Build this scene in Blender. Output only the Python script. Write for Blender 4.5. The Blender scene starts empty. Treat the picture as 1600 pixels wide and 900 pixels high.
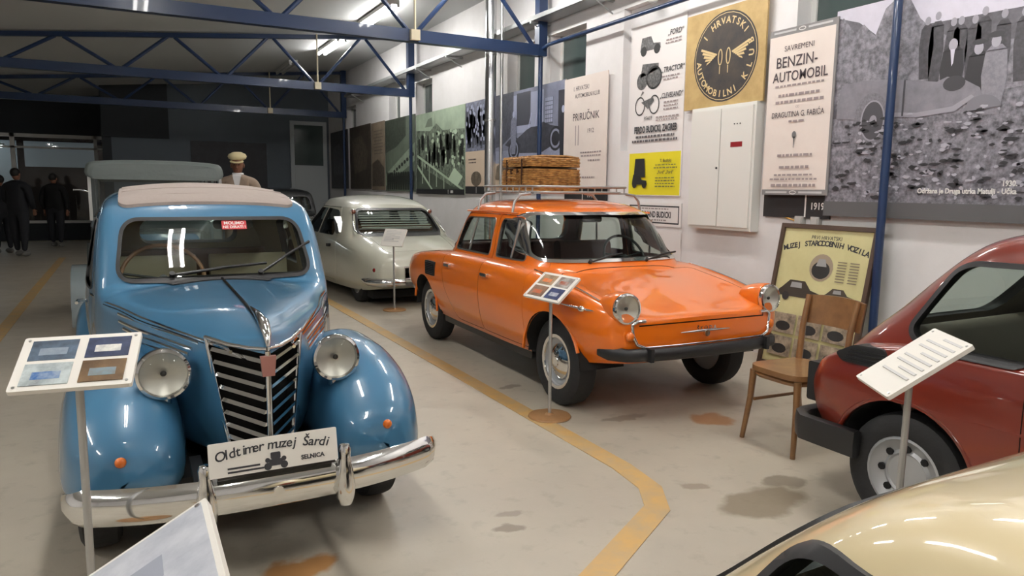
import bpy, bmesh, math, random
import numpy as np
from mathutils import Vector, Matrix
random.seed(7); np.random.seed(7)
SC = bpy.context.scene
COL = SC.collection
PI = math.pi

# ------------------------------------------------------------------ camera
cam_d = bpy.data.cameras.new('camera'); cam = bpy.data.objects.new('camera', cam_d); COL.objects.link(cam)
F_PX, PITCH, YAW, ROLL, CAM_H = 1125.9, 0.134572, 0.489516, 0.011339, 1.4416
cam_d.sensor_width = 36.0; cam_d.sensor_fit = 'HORIZONTAL'; cam_d.lens = F_PX/1600*36.0
cam_d.clip_start = 0.02; cam_d.clip_end = 200
fw = Vector((math.sin(YAW)*math.cos(PITCH), math.cos(YAW)*math.cos(PITCH), -math.sin(PITCH)))
rt = Vector((math.cos(YAW), -math.sin(YAW), 0)); up = rt.cross(fw)
r2 = rt*math.cos(ROLL)+up*math.sin(ROLL); u2 = up*math.cos(ROLL)-rt*math.sin(ROLL)
M = Matrix((r2, u2, -fw)).transposed().to_4x4(); M.translation = (0, 0, CAM_H)
cam.matrix_world = M
SC.camera = cam

# ------------------------------------------------------------------ world, exposure
w = bpy.data.worlds.new('world'); SC.world = w; w.use_nodes = True
w.node_tree.nodes['Background'].inputs[0].default_value = (0.35, 0.40, 0.45, 1)
w.node_tree.nodes['Background'].inputs[1].default_value = 0.03
SC.view_settings.view_transform = 'Standard'; SC.view_settings.look = 'None'
SC.view_settings.gamma = 1; SC.view_settings.use_curve_mapping = False
SC.view_settings.exposure = 0.0
LAMP_STRENGTH = 85.0

# ------------------------------------------------------------------ materials
MATS = {}
def lin(c): return tuple(((v/12.92) if v <= 0.04045 else ((v+0.055)/1.055)**2.4) for v in c)
def rgb(r, g, b): return lin((r/255, g/255, b/255))
def mat(name, col, rough=0.5, metal=0.0, coat=0.0, spec=0.5, noise=None, bump=None, emit=None, alpha=None):
    """col linear rgb; noise=(scale, second colour, amount); bump=(scale, strength)"""
    if name in MATS: return MATS[name]
    m = bpy.data.materials.new(name); m.use_nodes = True; nt = m.node_tree; b = nt.nodes['Principled BSDF']
    b.inputs['Base Color'].default_value = (*col, 1); b.inputs['Roughness'].default_value = rough
    b.inputs['Metallic'].default_value = metal; b.inputs['Coat Weight'].default_value = coat
    b.inputs['Coat Roughness'].default_value = 0.03; b.inputs['Specular IOR Level'].default_value = spec
    tc = nt.nodes.new('ShaderNodeTexCoord')
    if noise:
        n = nt.nodes.new('ShaderNodeTexNoise'); n.inputs['Scale'].default_value = noise[0]; n.inputs['Detail'].default_value = 6
        n.inputs['Roughness'].default_value = 0.65
        r = nt.nodes.new('ShaderNodeValToRGB'); r.color_ramp.elements[0].position = 0.35; r.color_ramp.elements[1].position = 0.68
        a = noise[2]
        r.color_ramp.elements[0].color = (*col, 1)
        r.color_ramp.elements[1].color = (*[col[i]*(1-a)+noise[1][i]*a for i in range(3)], 1)
        nt.links.new(tc.outputs['Object'], n.inputs['Vector']); nt.links.new(n.outputs['Fac'], r.inputs['Fac'])
        nt.links.new(r.outputs['Color'], b.inputs['Base Color'])
    if bump:
        n = nt.nodes.new('ShaderNodeTexNoise'); n.inputs['Scale'].default_value = bump[0]; n.inputs['Detail'].default_value = 4
        bp = nt.nodes.new('ShaderNodeBump'); bp.inputs['Strength'].default_value = bump[1]; bp.inputs['Distance'].default_value = 0.01
        nt.links.new(tc.outputs['Object'], n.inputs['Vector']); nt.links.new(n.outputs['Fac'], bp.inputs['Height'])
        nt.links.new(bp.outputs['Normal'], b.inputs['Normal'])
    if emit:
        b.inputs['Emission Color'].default_value = (*emit[0], 1); b.inputs['Emission Strength'].default_value = emit[1]
    MATS[name] = m
    return m
def glassmat(name, tint=(0.86, 0.9, 0.88), refl=1.0):
    if name in MATS: return MATS[name]
    m = bpy.data.materials.new(name); m.use_nodes = True; nt = m.node_tree; nt.nodes.clear()
    out = nt.nodes.new('ShaderNodeOutputMaterial'); mx = nt.nodes.new('ShaderNodeMixShader')
    t = nt.nodes.new('ShaderNodeBsdfTransparent'); t.inputs[0].default_value = (*tint, 1)
    g = nt.nodes.new('ShaderNodeBsdfGlossy'); g.inputs['Roughness'].default_value = 0.02
    fr = nt.nodes.new('ShaderNodeFresnel'); fr.inputs[0].default_value = 1.5
    mu = nt.nodes.new('ShaderNodeMath'); mu.operation = 'MULTIPLY'; mu.inputs[1].default_value = refl
    ge = nt.nodes.new('ShaderNodeNewGeometry'); iv = nt.nodes.new('ShaderNodeMath'); iv.operation = 'SUBTRACT'; iv.inputs[0].default_value = 1.0; iv.use_clamp = True
    nt.links.new(ge.outputs['Backfacing'], iv.inputs[1]); m3 = nt.nodes.new('ShaderNodeMath'); m3.operation = 'MULTIPLY'
    nt.links.new(fr.outputs[0], mu.inputs[0]); nt.links.new(mu.outputs[0], m3.inputs[0]); nt.links.new(iv.outputs[0], m3.inputs[1]); nt.links.new(m3.outputs[0], mx.inputs[0])
    nt.links.new(t.outputs[0], mx.inputs[1]); nt.links.new(g.outputs[0], mx.inputs[2]); nt.links.new(mx.outputs[0], out.inputs[0])
    MATS[name] = m
    return m
def paint(name, col): return mat(name, col, rough=0.32, coat=1.0, spec=0.4)

M_chrome = mat('chrome', (0.78, 0.78, 0.77), rough=0.08, metal=1)
M_alu = mat('brushed_metal', (0.55, 0.55, 0.54), rough=0.32, metal=1)
M_blackrub = mat('black_rubber', (0.012, 0.012, 0.013), rough=0.55)
M_tire = mat('tyre_rubber', (0.014, 0.014, 0.015), rough=0.75, bump=(60, 0.2))
M_black = mat('black_plastic', (0.015, 0.015, 0.016), rough=0.4)
M_dark = mat('underbody_black', (0.008, 0.008, 0.008), rough=0.9)
M_glass = glassmat('car_glass')
M_lens = glassmat('lamp_lens', (0.93, 0.93, 0.91), 1.0)
M_amber = mat('amber_lens', rgb(220, 110, 20), rough=0.15, coat=1)
M_redlens = mat('red_lens', rgb(120, 10, 12), rough=0.15, coat=1)
M_white = mat('white_lacquer', rgb(225, 224, 220), rough=0.4)
M_reflector = mat('lamp_reflector', (0.80, 0.79, 0.76), rough=0.38, metal=0.85)

# ------------------------------------------------------------------ geometry helpers
class G:
    """collects vertices and faces of one mesh"""
    def __init__(s): s.v = []; s.f = []
    def add(s, vs, fs):
        o = len(s.v); s.v += [tuple(map(float, q)) for q in vs]; s.f += [tuple(i+o for i in f) for f in fs]; return s
    def merge(s, g, mtx=None):
        vs = g.v if mtx is None else [tuple(mtx @ Vector(q)) for q in g.v]
        return s.add(vs, g.f)
    def box(s, a, b):
        (x0, y0, z0), (x1, y1, z1) = a, b
        return s.add([(x0,y0,z0),(x1,y0,z0),(x1,y1,z0),(x0,y1,z0),(x0,y0,z1),(x1,y0,z1),(x1,y1,z1),(x0,y1,z1)],
                     [(0,3,2,1),(4,5,6,7),(0,1,5,4),(1,2,6,5),(2,3,7,6),(3,0,4,7)])
    def cyl(s, p, q, r, n=16, r2=None, cap=True):
        p, q = Vector(p), Vector(q); r2 = r if r2 is None else r2
        d = (q-p).normalized(); a = d.orthogonal().normalized(); b = d.cross(a)
        vs = [p+(a*math.cos(t)+b*math.sin(t))*r for t in [2*PI*i/n for i in range(n)]]
        vs += [q+(a*math.cos(t)+b*math.sin(t))*r2 for t in [2*PI*i/n for i in range(n)]]
        fs = [(i, (i+1) % n, n+(i+1) % n, n+i) for i in range(n)]
        if cap: fs += [tuple(range(n-1, -1, -1)), tuple(range(n, 2*n))]
        return s.add(vs, fs)
    def tube(s, pts, r, n=10, closed=False):
        pts = [Vector(q) for q in pts]; m = len(pts); rs = r if hasattr(r, '__len__') else [r]*m
        vs = []; a = None
        for i, q in enumerate(pts):
            if closed: d = pts[(i+1) % m]-pts[i-1]
            else: d = pts[min(i+1, m-1)]-pts[max(i-1, 0)]
            d.normalize()
            if a is None: a = d.orthogonal().normalized()
            else:
                a = a-d*a.dot(d)
                a = a.normalized() if a.length > 1e-6 else d.orthogonal().normalized()
            b = d.cross(a)
            vs += [q+(a*math.cos(2*PI*k/n)+b*math.sin(2*PI*k/n))*rs[i] for k in range(n)]
        fs = []
        for i in range(m if closed else m-1):
            j = (i+1) % m
            fs += [(i*n+k, i*n+(k+1) % n, j*n+(k+1) % n, j*n+k) for k in range(n)]
        if not closed: fs += [tuple(range(n-1, -1, -1)), tuple(range((m-1)*n, m*n))]
        return s.add(vs, fs)
    def lathe(s, prof, mtx=None, n=32):
        """prof: (radius, height) pairs about local z"""
        vs = []; fs = []; mtx = mtx or Matrix()
        for (r, h) in prof:
            vs += [mtx @ Vector((r*math.cos(2*PI*k/n), r*math.sin(2*PI*k/n), h)) for k in range(n)]
        for i in range(len(prof)-1):
            fs += [(i*n+k, i*n+(k+1) % n, (i+1)*n+(k+1) % n, (i+1)*n+k) for k in range(n)]
        L = len(prof)-1; a, b = prof[0][0], prof[-1][0]
        if a > .002 and b > .002: fs += [(L*n+k, L*n+(k+1) % n, (k+1) % n, k) for k in range(n)]      # a ring
        else:
            if a <= .002: fs.append(tuple(range(n-1, -1, -1)))
            if b <= .002: fs.append(tuple(range(L*n, L*n+n)))
        return s.add(vs, fs)
    def prism(s, outline, mtx, d0, d1):
        """outline 2-D points in the plane of mtx (its x,y), extruded along its z from d0 to d1"""
        n = len(outline)
        vs = [mtx @ Vector((a, b, d0)) for a, b in outline]+[mtx @ Vector((a, b, d1)) for a, b in outline]
        fs = [(i, (i+1) % n, n+(i+1) % n, n+i) for i in range(n)]+[tuple(range(n-1, -1, -1)), tuple(range(n, 2*n))]
        return s.add(vs, fs)
    def ellipsoid(s, c, r, n=16, m=10):
        vs = [(c[0], c[1], c[2]-r[2])]; fs = []
        for i in range(1, m):
            t = -PI/2+PI*i/m
            vs += [(c[0]+r[0]*math.cos(t)*math.cos(2*PI*k/n), c[1]+r[1]*math.cos(t)*math.sin(2*PI*k/n), c[2]+r[2]*math.sin(t)) for k in range(n)]
        vs.append((c[0], c[1], c[2]+r[2]))
        fs += [(0, 1+(k+1) % n, 1+k) for k in range(n)]
        for i in range(m-2):
            a = 1+i*n; b = a+n
            fs += [(a+k, a+(k+1) % n, b+(k+1) % n, b+k) for k in range(n)]
        a = 1+(m-2)*n; t = len(vs)-1
        fs += [(a+k, a+(k+1) % n, t) for k in range(n)]
        return s.add(vs, fs)
    def mesh(s, name):
        me = bpy.data.meshes.new(name); me.from_pydata(s.v, [], s.f); me.update(); return me
AX = {'x': Matrix(((0,0,1,0),(1,0,0,0),(0,1,0,0),(0,0,0,1))),      # plane (y,z), extrude +x
      'y': Matrix(((1,0,0,0),(0,0,1,0),(0,1,0,0),(0,0,0,1))),      # plane (x,z), extrude +y
      'z': Matrix()}
def wallm(x, y, z):   # plane on the right-hand wall: local x runs towards -Y (rightwards for a viewer), local y up, local z towards -X
    return Matrix(((0,0,-1,x),(-1,0,0,y),(0,1,0,z),(0,0,0,1)))
def recalc(me):
    bm = bmesh.new(); bm.from_mesh(me); bmesh.ops.recalc_face_normals(bm, faces=bm.faces); bm.to_mesh(me); bm.free()
def smooth(me, ang=35):
    me.polygons.foreach_set('use_smooth', [True]*len(me.polygons)); me.set_sharp_from_angle(angle=math.radians(ang))
def obj(name, g, m, parent=None, sm=None, kind=None, loc=None, fix=True):
    me = g.mesh(name) if isinstance(g, G) else g
    if fix and isinstance(g, G): recalc(me)
    if sm: smooth(me, sm)
    o = bpy.data.objects.new(name, me); COL.objects.link(o)
    me.materials.clear(); me.materials.append(m)
    if parent: o.parent = parent
    if kind: o['kind'] = kind
    if loc: o.location = loc
    return o
def thing(name, label, cat, loc=(0,0,0), rz=0, group=None):
    o = bpy.data.objects.new(name, None); COL.objects.link(o); o.empty_display_size = 0.1
    o.location = loc; o.rotation_euler = (0, 0, rz); return tag(o, label, cat, group)
def tag(o, label, cat, group=None, kind=None):
    o['label'] = label; o['category'] = cat
    if group: o['group'] = group
    if kind: o['kind'] = kind
    return o
def copy_tree(o, parent=None):
    c = o.copy(); COL.objects.link(c); c.parent = parent
    for ch in list(o.children): copy_tree(ch, c)
    return c
def rrect(x0, y0, x1, y1, r, n=5):
    pts = []
    for cx, cy, a in ((x1-r, y0+r, -PI/2), (x1-r, y1-r, 0), (x0+r, y1-r, PI/2), (x0+r, y0+r, PI)):
        pts += [(cx+r*math.cos(a+PI/2*i/n), cy+r*math.sin(a+PI/2*i/n)) for i in range(n+1)]
    return pts
def rpoly(pts, r, n=5):
    """polygon with rounded corners; r one radius or one each"""
    m = len(pts); rs = r if hasattr(r, '__len__') else [r]*m; out = []
    for i in range(m):
        p0, p1, p2 = Vector(pts[i-1]), Vector(pts[i]), Vector(pts[(i+1) % m])
        a = (p0-p1); b = (p2-p1); la, lb = a.length, b.length; a.normalize(); b.normalize()
        d = min(rs[i], la*0.48, lb*0.48)
        for k in range(n+1):
            t = k/n; q = (p1+a*d)*(1-t)**2+p1*2*t*(1-t)+(p1+b*d)*t*t
            out.append((q.x, q.y))
    return out
def grow(pts, d):
    """offset a closed 2-D outline outwards"""
    a = sum(pts[i-1][0]*pts[i][1]-pts[i][0]*pts[i-1][1] for i in range(len(pts)))
    sgn = 1 if a > 0 else -1; out = []; m = len(pts)
    for i in range(m):
        p0, p1, p2 = Vector(pts[i-1]), Vector(pts[i]), Vector(pts[(i+1) % m])
        e = (p2-p0)
        if e.length < 1e-9: e = p2-p1
        e.normalize(); out.append((p1.x+e.y*d*sgn, p1.y-e.x*d*sgn))
    return out
def crom(A, n, mirror_ends=False, linear=False):
    """Catmull-Rom through rows of A, n samples per span"""
    A = np.asarray(A, float); N = len(A)
    pre = 2*A[0]-A[1]; post = 2*A[-1]-A[-2]
    if mirror_ends:
        pre = A[1].copy(); pre[..., 0] *= -1; post = A[-2].copy(); post[..., 0] *= -1
    E = np.concatenate([[pre], A, [post]]); out = []
    for i in range(N-1):
        p0, p1, p2, p3 = E[i:i+4]
        for k in range(n):
            t = k/n
            if linear: out.append(p1*(1-t)+p2*t); continue
            out.append(0.5*((2*p1)+(-p0+p2)*t+(2*p0-5*p1+4*p2-p3)*t*t+(-p0+3*p1-3*p2+p3)*t**3))
    out.append(A[-1]); return np.array(out)
def pch(A, n):
    """monotone (PCHIP-like) interpolation down the rows, no overshoot; n samples per span, parametrised by column 1 (y)"""
    A = np.asarray(A, float); N = len(A); y = A[:, 0, 1]; h = np.diff(y)
    d = np.diff(A, axis=0)/h[:, None, None]; m = np.zeros_like(A)
    m[0] = d[0]; m[-1] = d[-1]
    for i in range(1, N-1):
        a, b = d[i-1], d[i]; w1 = 2*h[i]+h[i-1]; w2 = h[i]+2*h[i-1]
        ok = a*b > 0
        m[i] = np.where(ok, (w1+w2)/(w1/np.where(ok, a, 1)+w2/np.where(ok, b, 1)), 0)
    out = []
    for i in range(N-1):
        for k in range(n):
            t = k/n; t2, t3 = t*t, t**3
            out.append((2*t3-3*t2+1)*A[i]+(t3-2*t2+t)*h[i]*m[i]+(-2*t3+3*t2)*A[i+1]+(t3-t2)*h[i]*m[i+1])
    out.append(A[-1]); return np.array(out)
def loft(stations, nu=6, nv=5, half=True, mono=True):
    """stations: (y, [(x,z)...]) half sections from bottom centre to top centre (or full closed rings when half=False)"""
    A = np.array([[(q[0], y if len(q) < 3 else q[2], q[1]) for q in pts] for y, pts in stations], float)
    A = pch(A, nu) if mono else crom(A, nu)
    g = G(); rings = []
    for row in A:
        if half:
            hp = crom(row, nv, mirror_ends=True); hp[0, 0] = 0; hp[-1, 0] = 0
            mir = hp[-2:0:-1].copy(); mir[:, 0] *= -1; ring = np.concatenate([hp, mir])
        else:
            K = len(row); ext = np.concatenate([row[-1:], row, row[:2]]); ring = []
            for i in range(K):
                p0, p1, p2, p3 = ext[i:i+4]
                for k in range(nv):
                    t = k/nv; ring.append(0.5*((2*p1)+(-p0+p2)*t+(2*p0-5*p1+4*p2-p3)*t*t+(-p0+3*p1-3*p2+p3)*t**3))
            ring = np.array(ring)
        rings.append(ring)
    n = len(rings[0]); vs = [tuple(q) for ring in rings for q in ring]; fs = []
    for i in range(len(rings)-1):
        fs += [(i*n+k, i*n+(k+1) % n, (i+1)*n+(k+1) % n, (i+1)*n+k) for k in range(n)]
    for base in (0, (len(rings)-1)*n):
        c = np.mean(vs[base:base+n], axis=0); vs.append(tuple(c)); ci = len(vs)-1
        fs += [(base+k, base+(k+1) % n, ci) for k in range(n)]
    g.add(vs, fs); return g
def tomesh(g, name='tmp'):
    if not isinstance(g, G): return g          # results of earlier booleans keep their (possibly hollow) orientation
    me = g.mesh(name); recalc(me); return me
# ------------------------------------------------------------------ car toolkit
def withmat(me, m):
    me = tomesh(me); me.materials.clear(); me.materials.append(m); return me
def inset(me, d):
    me = me.copy(); n = len(me.vertices)
    nn = np.empty(n*3); me.vertex_normals.foreach_get('vector', nn)
    co = np.empty(n*3); me.vertices.foreach_get('co', co)
    me.vertices.foreach_set('co', co-nn*d); me.update(); return me
def bool2(a, b, op, mb=None):
    a = tomesh(a); b = tomesh(b)
    if mb is not None: b.materials.clear(); b.materials.append(mb)
    elif len(b.materials) == 0 and len(a.materials): b.materials.append(a.materials[0])
    oa = bpy.data.objects.new('ba', a); ob = bpy.data.objects.new('bb', b); COL.objects.link(oa); COL.objects.link(ob)
    m = oa.modifiers.new('b', 'BOOLEAN'); m.operation = op; m.object = ob; m.solver = 'MANIFOLD'
    try: m.material_mode = 'TRANSFER'
    except Exception: pass
    dg = bpy.context.evaluated_depsgraph_get()
    me = bpy.data.meshes.new_from_object(oa.evaluated_get(dg))
    bpy.data.objects.remove(oa); bpy.data.objects.remove(ob)
    return me
def pieces(me, minv=8):
    """connected components as separate meshes, sorted by centroid (x, y)"""
    bm = bmesh.new(); bm.from_mesh(me); bm.verts.ensure_lookup_table(); seen = set(); out = []
    for v in bm.verts:
        if v.index in seen: continue
        st = [v]; comp = []; seen.add(v.index)
        while st:
            q = st.pop(); comp.append(q)
            for e in q.link_edges:
                o = e.other_vert(q)
                if o.index not in seen: seen.add(o.index); st.append(o)
        if len(comp) < minv: continue
        ids = {q.index: i for i, q in enumerate(comp)}
        fs = {f for q in comp for f in q.link_faces}
        m2 = bpy.data.meshes.new('piece'); fl = list(fs)
        m2.from_pydata([tuple(q.co) for q in comp], [], [[ids[q.index] for q in f.verts] for f in fl])
        for mm in me.materials: m2.materials.append(mm)
        m2.polygons.foreach_set('material_index', [f.material_index for f in fl]); m2.update()
        c = np.mean([tuple(q.co) for q in comp], axis=0); out.append((tuple(c), m2))
    bm.free(); out.sort(key=lambda t: (round(t[0][0], 1), t[0][1])); return out
def prisms(lst, d=0.0):
    """lst of (axis, outline, lo, hi)"""
    g = G()
    for ax, o, lo, hi in lst: g.prism(grow(o, d) if d else o, AX[ax], lo, hi)
    return g
def glaze(outer, wins, d0=0.010, d1=0.015, extra=0.004):
    a = bool2(inset(outer, d0), prisms(wins, extra), 'INTERSECT')
    return [m for c, m in pieces(bool2(a, inset(outer, d1), 'DIFFERENCE'))]
def seals(outer, wins, wid, proud=0.006, deep=0.012):
    a = bool2(inset(outer, -proud), prisms(wins, wid), 'INTERSECT')
    a = bool2(a, inset(outer, deep), 'DIFFERENCE')
    return [m for c, m in pieces(bool2(a, prisms(wins), 'DIFFERENCE'))]
def put(me, name, m, parent, sm=40):
    """link a finished mesh as a part; keeps several materials when it has them"""
    if len(me.materials) < 2: me.materials.clear(); me.materials.append(m)
    smooth(me, sm); o = bpy.data.objects.new(name, me); COL.objects.link(o); o.parent = parent; return o
def wheel(parent, loc, R=0.30, W=0.15, side=-1, rim=0.19, rimmat=None, capmat=None, slots=0, cap=True, ring=False):
    """tyre with rim and cap; side is the direction (x) of its outer face"""
    Mx = Matrix(((0,0,side,loc[0]),(0,1,0,loc[1]),(1,0,0,loc[2]),(0,0,0,1)))
    h = W/2
    t = obj('wheel', G().lathe([(rim,-h*.9),(rim+.02,-h),(R-.03,-h),(R-.006,-h*.8),(R,-h*.45),(R,h*.45),(R-.006,h*.8),(R-.03,h),(rim+.02,h),(rim,h*.9)], Mx, 40), M_tire, parent, 40)
    r = rim
    obj('rim', G().lathe([(0.001,-h*.5),(r,-h*.5),(r,h*.86),(r-.012,h*.9),(r-.025,h*.62),(r-.06,h*.42),(r*.55,h*.55),(r*.5,h*.45),(0.001,h*.45)], Mx, 32), rimmat or M_alu, t, 35)
    if slots:
        for k in range(slots):
            g = G()
            a = 2*PI*k/slots; c = Vector((math.cos(a)*(r-.055), math.sin(a)*(r-.055), h*.44))
            g.cyl(Mx @ c, Mx @ (c+Vector((0,0,.012))), .016, 8)
            obj('rim_slot', g, M_dark, t)
    if cap:
        obj('hubcap', G().lathe([(r*.66,h*.5),(r*.64,h*.62),(r*.5,h*.8),(r*.3,h*.93),(r*.2,h*.95),(r*.18,h*1.02),(.001,h*1.04)], Mx, 28), capmat or M_chrome, t, 35)
    if ring:
        obj('trim_ring', G().lathe([(r+.004,h*.86),(r+.002,h*.95),(r-.02,h*.92),(r-.022,h*.8)], Mx, 32), M_chrome, t, 35)
    return t
def wiper(parent, base, mid, tip0, tip1):
    g = G().tube([base, mid], .006, 8); g.cyl(Vector(base)+Vector((0,.01,-.02)), Vector(base)+Vector((0,-.006,.008)), .014, 10)
    o = obj('wiper', g, M_black, parent, 40)
    obj('wiper_blade', G().tube([tip0, mid, tip1], .007, 6), M_blackrub, o, 40); return o
def seat(parent, x, y, z, w, d, h, m, lean=0.15):
    o = obj('seat', G().prism(rrect(-d/2, 0, d/2, .16, .05), Matrix(((0,0,1,x),(1,0,0,y),(0,1,0,z),(0,0,0,1))), -w/2, w/2), m, parent, 40)
    b = Matrix.Translation((x, y+d/2-.03, z+.1)) @ Matrix.Rotation(-lean, 4, 'X') @ AX['x']
    obj('seat_back', G().prism(rrect(-.05, 0, .07, h, .05), b, -w/2, w/2), m, o, 40); return o
def steering(parent, c, r, tilt, m, hub=M_black):
    Mx = Matrix.Translation(c) @ Matrix.Rotation(tilt, 4, 'X')
    o = obj('steering_wheel', G().tube([Mx @ Vector((r*math.cos(t), r*math.sin(t), 0)) for t in [2*PI*k/36 for k in range(36)]], .011, 8, True), m, parent, 60)
    g = G().cyl(Mx @ Vector((0,0,-.25)), Mx @ Vector((0,0,.01)), .022, 12)
    for a in (0.2, PI-.2, -PI/2): g.cyl(Mx @ Vector((0,0,0)), Mx @ Vector((r*math.cos(a), r*math.sin(a), 0)), .007, 8)
    obj('column', g, hub, o, 40); return o
def headlamp(parent, c, r, d=(0,-1,0), depth=0.12, bowl=None, rimm=None):
    d = Vector(d).normalized(); q = d.to_track_quat('Z', 'Y').to_matrix().to_4x4(); Mx = Matrix.Translation(c) @ q
    o = obj('headlamp', G().lathe([(.001,-depth),(r*.45,-depth*.92),(r*.8,-depth*.6),(r*.97,-depth*.2),(r*1.0,0),(r*.9,.0),(r*.86,-.01),(.001,-.03)], Mx, 32), bowl or M_chrome, parent, 40)
    obj('lamp_rim', G().lathe([(r*1.04,-.015),(r*1.07,.0),(r*1.03,.014),(r*.92,.018),(r*.88,.01),(r*.9,-.012)], Mx, 32), rimm or M_chrome, o, 40)
    obj('reflector', G().lathe([(.001,-.028),(r*.5,-.02),(r*.88,.002),(r*.88,.004),(r*.5,-.016),(.001,-.024)], Mx, 28), M_reflector, o, 50)
    obj('lens', G().lathe([(r*.9,.006),(r*.8,.018),(r*.5,.030),(.001,.035),(.001,.031),(r*.5,.026),(r*.8,.014)], Mx, 28), M_lens, o, 50)
    obj('bulb', G().ellipsoid(Mx @ Vector((0,0,-.008)), (.011,.011,.011), 10, 6), M_black, o, 60)
    return o
def liner(parent, c, R, x0, x1):
    n = 14; g = G()
    out = [(math.cos(a)*R+c[0], math.sin(a)*R+c[1]) for a in [PI*k/n for k in range(n+1)]]
    out += [(math.cos(a)*(R-.01)+c[0], math.sin(a)*(R-.01)+c[1]) for a in [PI*k/n for k in range(n, -1, -1)]]
    g.prism(out, AX['x'], x0, x1)
    return obj('wheel_well', g, M_dark, parent, 40)
def text_geo(s, size=0.1, bold=0.0, align='CENTER', shear=0.0, spacing=1.0, depth=0.0):
    c = bpy.data.curves.new('t', 'FONT'); c.body = s; c.size = size; c.align_x = align; c.offset = bold; c.shear = shear
    c.space_character = spacing; c.extrude = depth; c.resolution_u = 3
    o = bpy.data.objects.new('t', c); COL.objects.link(o)
    dg = bpy.context.evaluated_depsgraph_get()
    me = bpy.data.meshes.new_from_object(o.evaluated_get(dg)); bpy.data.objects.remove(o); bpy.data.curves.remove(c)
    g = G().add([tuple(v.co) for v in me.vertices], [tuple(q.vertices) for q in me.polygons]); bpy.data.meshes.remove(me)
    return g
# ------------------------------------------------------------------ blue saloon of the 1940s
P_BLUE = paint('sky_blue_enamel', rgb(64, 114, 148))
M_CREAM = mat('cream_cloth', rgb(196, 184, 158), rough=0.9)
M_BROWN = mat('brown_cloth', rgb(110, 84, 66), rough=0.9)
M_CANVAS = mat('grey_canvas', rgb(150, 138, 132), rough=0.85, bump=(25, 0.25))
M_WOODRIM = mat('tan_bakelite', rgb(140, 95, 60), rough=0.35)
def canvas(T, outer):
    # canvas roof: a soft panel lying on the roof with a thicker rolled front edge
    cv = inset(outer, -.014)
    out = rpoly([(-.44,.965),(.44,.965),(.43,2.25),(-.43,2.25)], .06)
    cm = bool2(cv, G().prism(out, AX['z'], 1.2, 1.6), 'INTERSECT'); cm = bool2(cm, inset(outer, .004), 'DIFFERENCE')
    cp = max(pieces(cm), key=lambda t: len(t[1].vertices))[1]
    cr = put(cp, 'canvas_roof', M_CANVAS, T, 50)
    for k, yy in enumerate((1.10, 1.28, 1.52, 1.80)):
        xs = np.linspace(-.42, .42, 15); pts = []
        for x in xs:
            zc = np.interp(yy, [.93,1.02,1.3,1.75,2.2], [1.325,1.375,1.425,1.45,1.415]); zt = np.interp(yy, [.93,1.02,1.3,1.75,2.2], [1.305,1.355,1.40,1.42,1.385])
            pts.append((x, yy+.01*math.sin(x*9+k), zc-(zc-zt)*(x/.40)**2+.010))
        obj('canvas_fold', G().tube(pts, .012, 8), M_CANVAS, cr, 60)
def museum_plate(T):
    # museum plate
    Mp = Matrix.Translation((-.01,-.875,.575)) @ Matrix.Rotation(math.radians(-4), 4, 'Z') @ Matrix.Rotation(math.radians(14), 4, 'X') @ AX['y']
    Mp = Matrix.Translation((-.01,-.868,.575)) @ Matrix.Rotation(math.radians(-12), 4, 'X') @ Matrix(((1,0,0,0),(0,0,-1,0),(0,1,0,0),(0,0,0,1)))
    pb = obj('name_board', G().prism(rrect(-.205,-.055,.205,.055,.004,2), Mp, -.006, .0), mat('board_white', rgb(226,222,214), rough=.45), T)
    ink = mat('print_ink', (.03,.03,.035), rough=.7)
    g = G(); word = 'Oldtimer muzej Šardi'
    tg = []
    for i, ch in enumerate(word):
        if ch == ' ': continue
        t = (i-9.5)/9.5
        g.merge(text_geo(ch, .044, .0006, shear=.15), Mp @ Matrix.Translation((t*.168, .014-.018*t*t*.9, .0012)) @ Matrix.Rotation(-t*.22, 4, 'Z'))
    obj('lettering', g, ink, pb)
    g = G(); g.merge(text_geo('SELNICA', .020, .0008), Mp @ Matrix.Translation((.12,-.036,.0012)))
    for k in range(2): g.prism([(-.15,-.034-.012*k),(-.05+.012*k,-.034-.012*k),(-.05+.012*k,-.028-.012*k),(-.15,-.028-.012*k)], Mp, 0, .001)      # two lines too small to read
    obj('lettering', g, ink, pb)
    g = G()
    g.prism(rrect(-.022,-.012,.022,.010,.006), Mp @ Matrix.Translation((.0,-.030,0)), 0, .0012); g.prism(rrect(-.016,.01,.016,.032,.005), Mp @ Matrix.Translation((.0,-.030,0)), 0, .0012)
    for s in (-1, 1):
        g.cyl(Mp @ Vector((s*.026,-.042,0)), Mp @ Vector((s*.026,-.042,.0013)), .012, 14); g.cyl(Mp @ Vector((s*.026,-.022,0)), Mp @ Vector((s*.026,-.022,.0014)), .008, 12)
    obj('car_emblem', g, ink, pb)
    obj('plate_bracket', G().box((-.19,-.86,.505),(.19,-.835,.535)), M_black, pb)
def sticker(T):
    st_ = obj('windscreen_sticker', G().prism(rrect(-.062,-.028,.062,.028,.004), Matrix.Translation((.10,.852,1.242)) @ Matrix.Rotation(math.radians(-38), 4, 'X') @ Matrix(((1,0,0,0),(0,0,-1,0),(0,1,0,0),(0,0,0,1))), 0, .002), mat('sticker_red', rgb(190,40,48), rough=.5), T)
    g = G(); Ms = Matrix.Translation((.10,.852,1.242)) @ Matrix.Rotation(math.radians(-38), 4, 'X') @ Matrix(((1,0,0,0),(0,0,-1,0),(0,1,0,0),(0,0,0,1)))
    g.merge(text_geo('MOLIMO', .026, .0006), Ms @ Matrix.Translation((0,.003,.0028))); g.merge(text_geo('NE DIRATI !', .022, .0006), Ms @ Matrix.Translation((0,-.021,.0028)))
    obj('lettering', g, M_white, st_)
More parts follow.
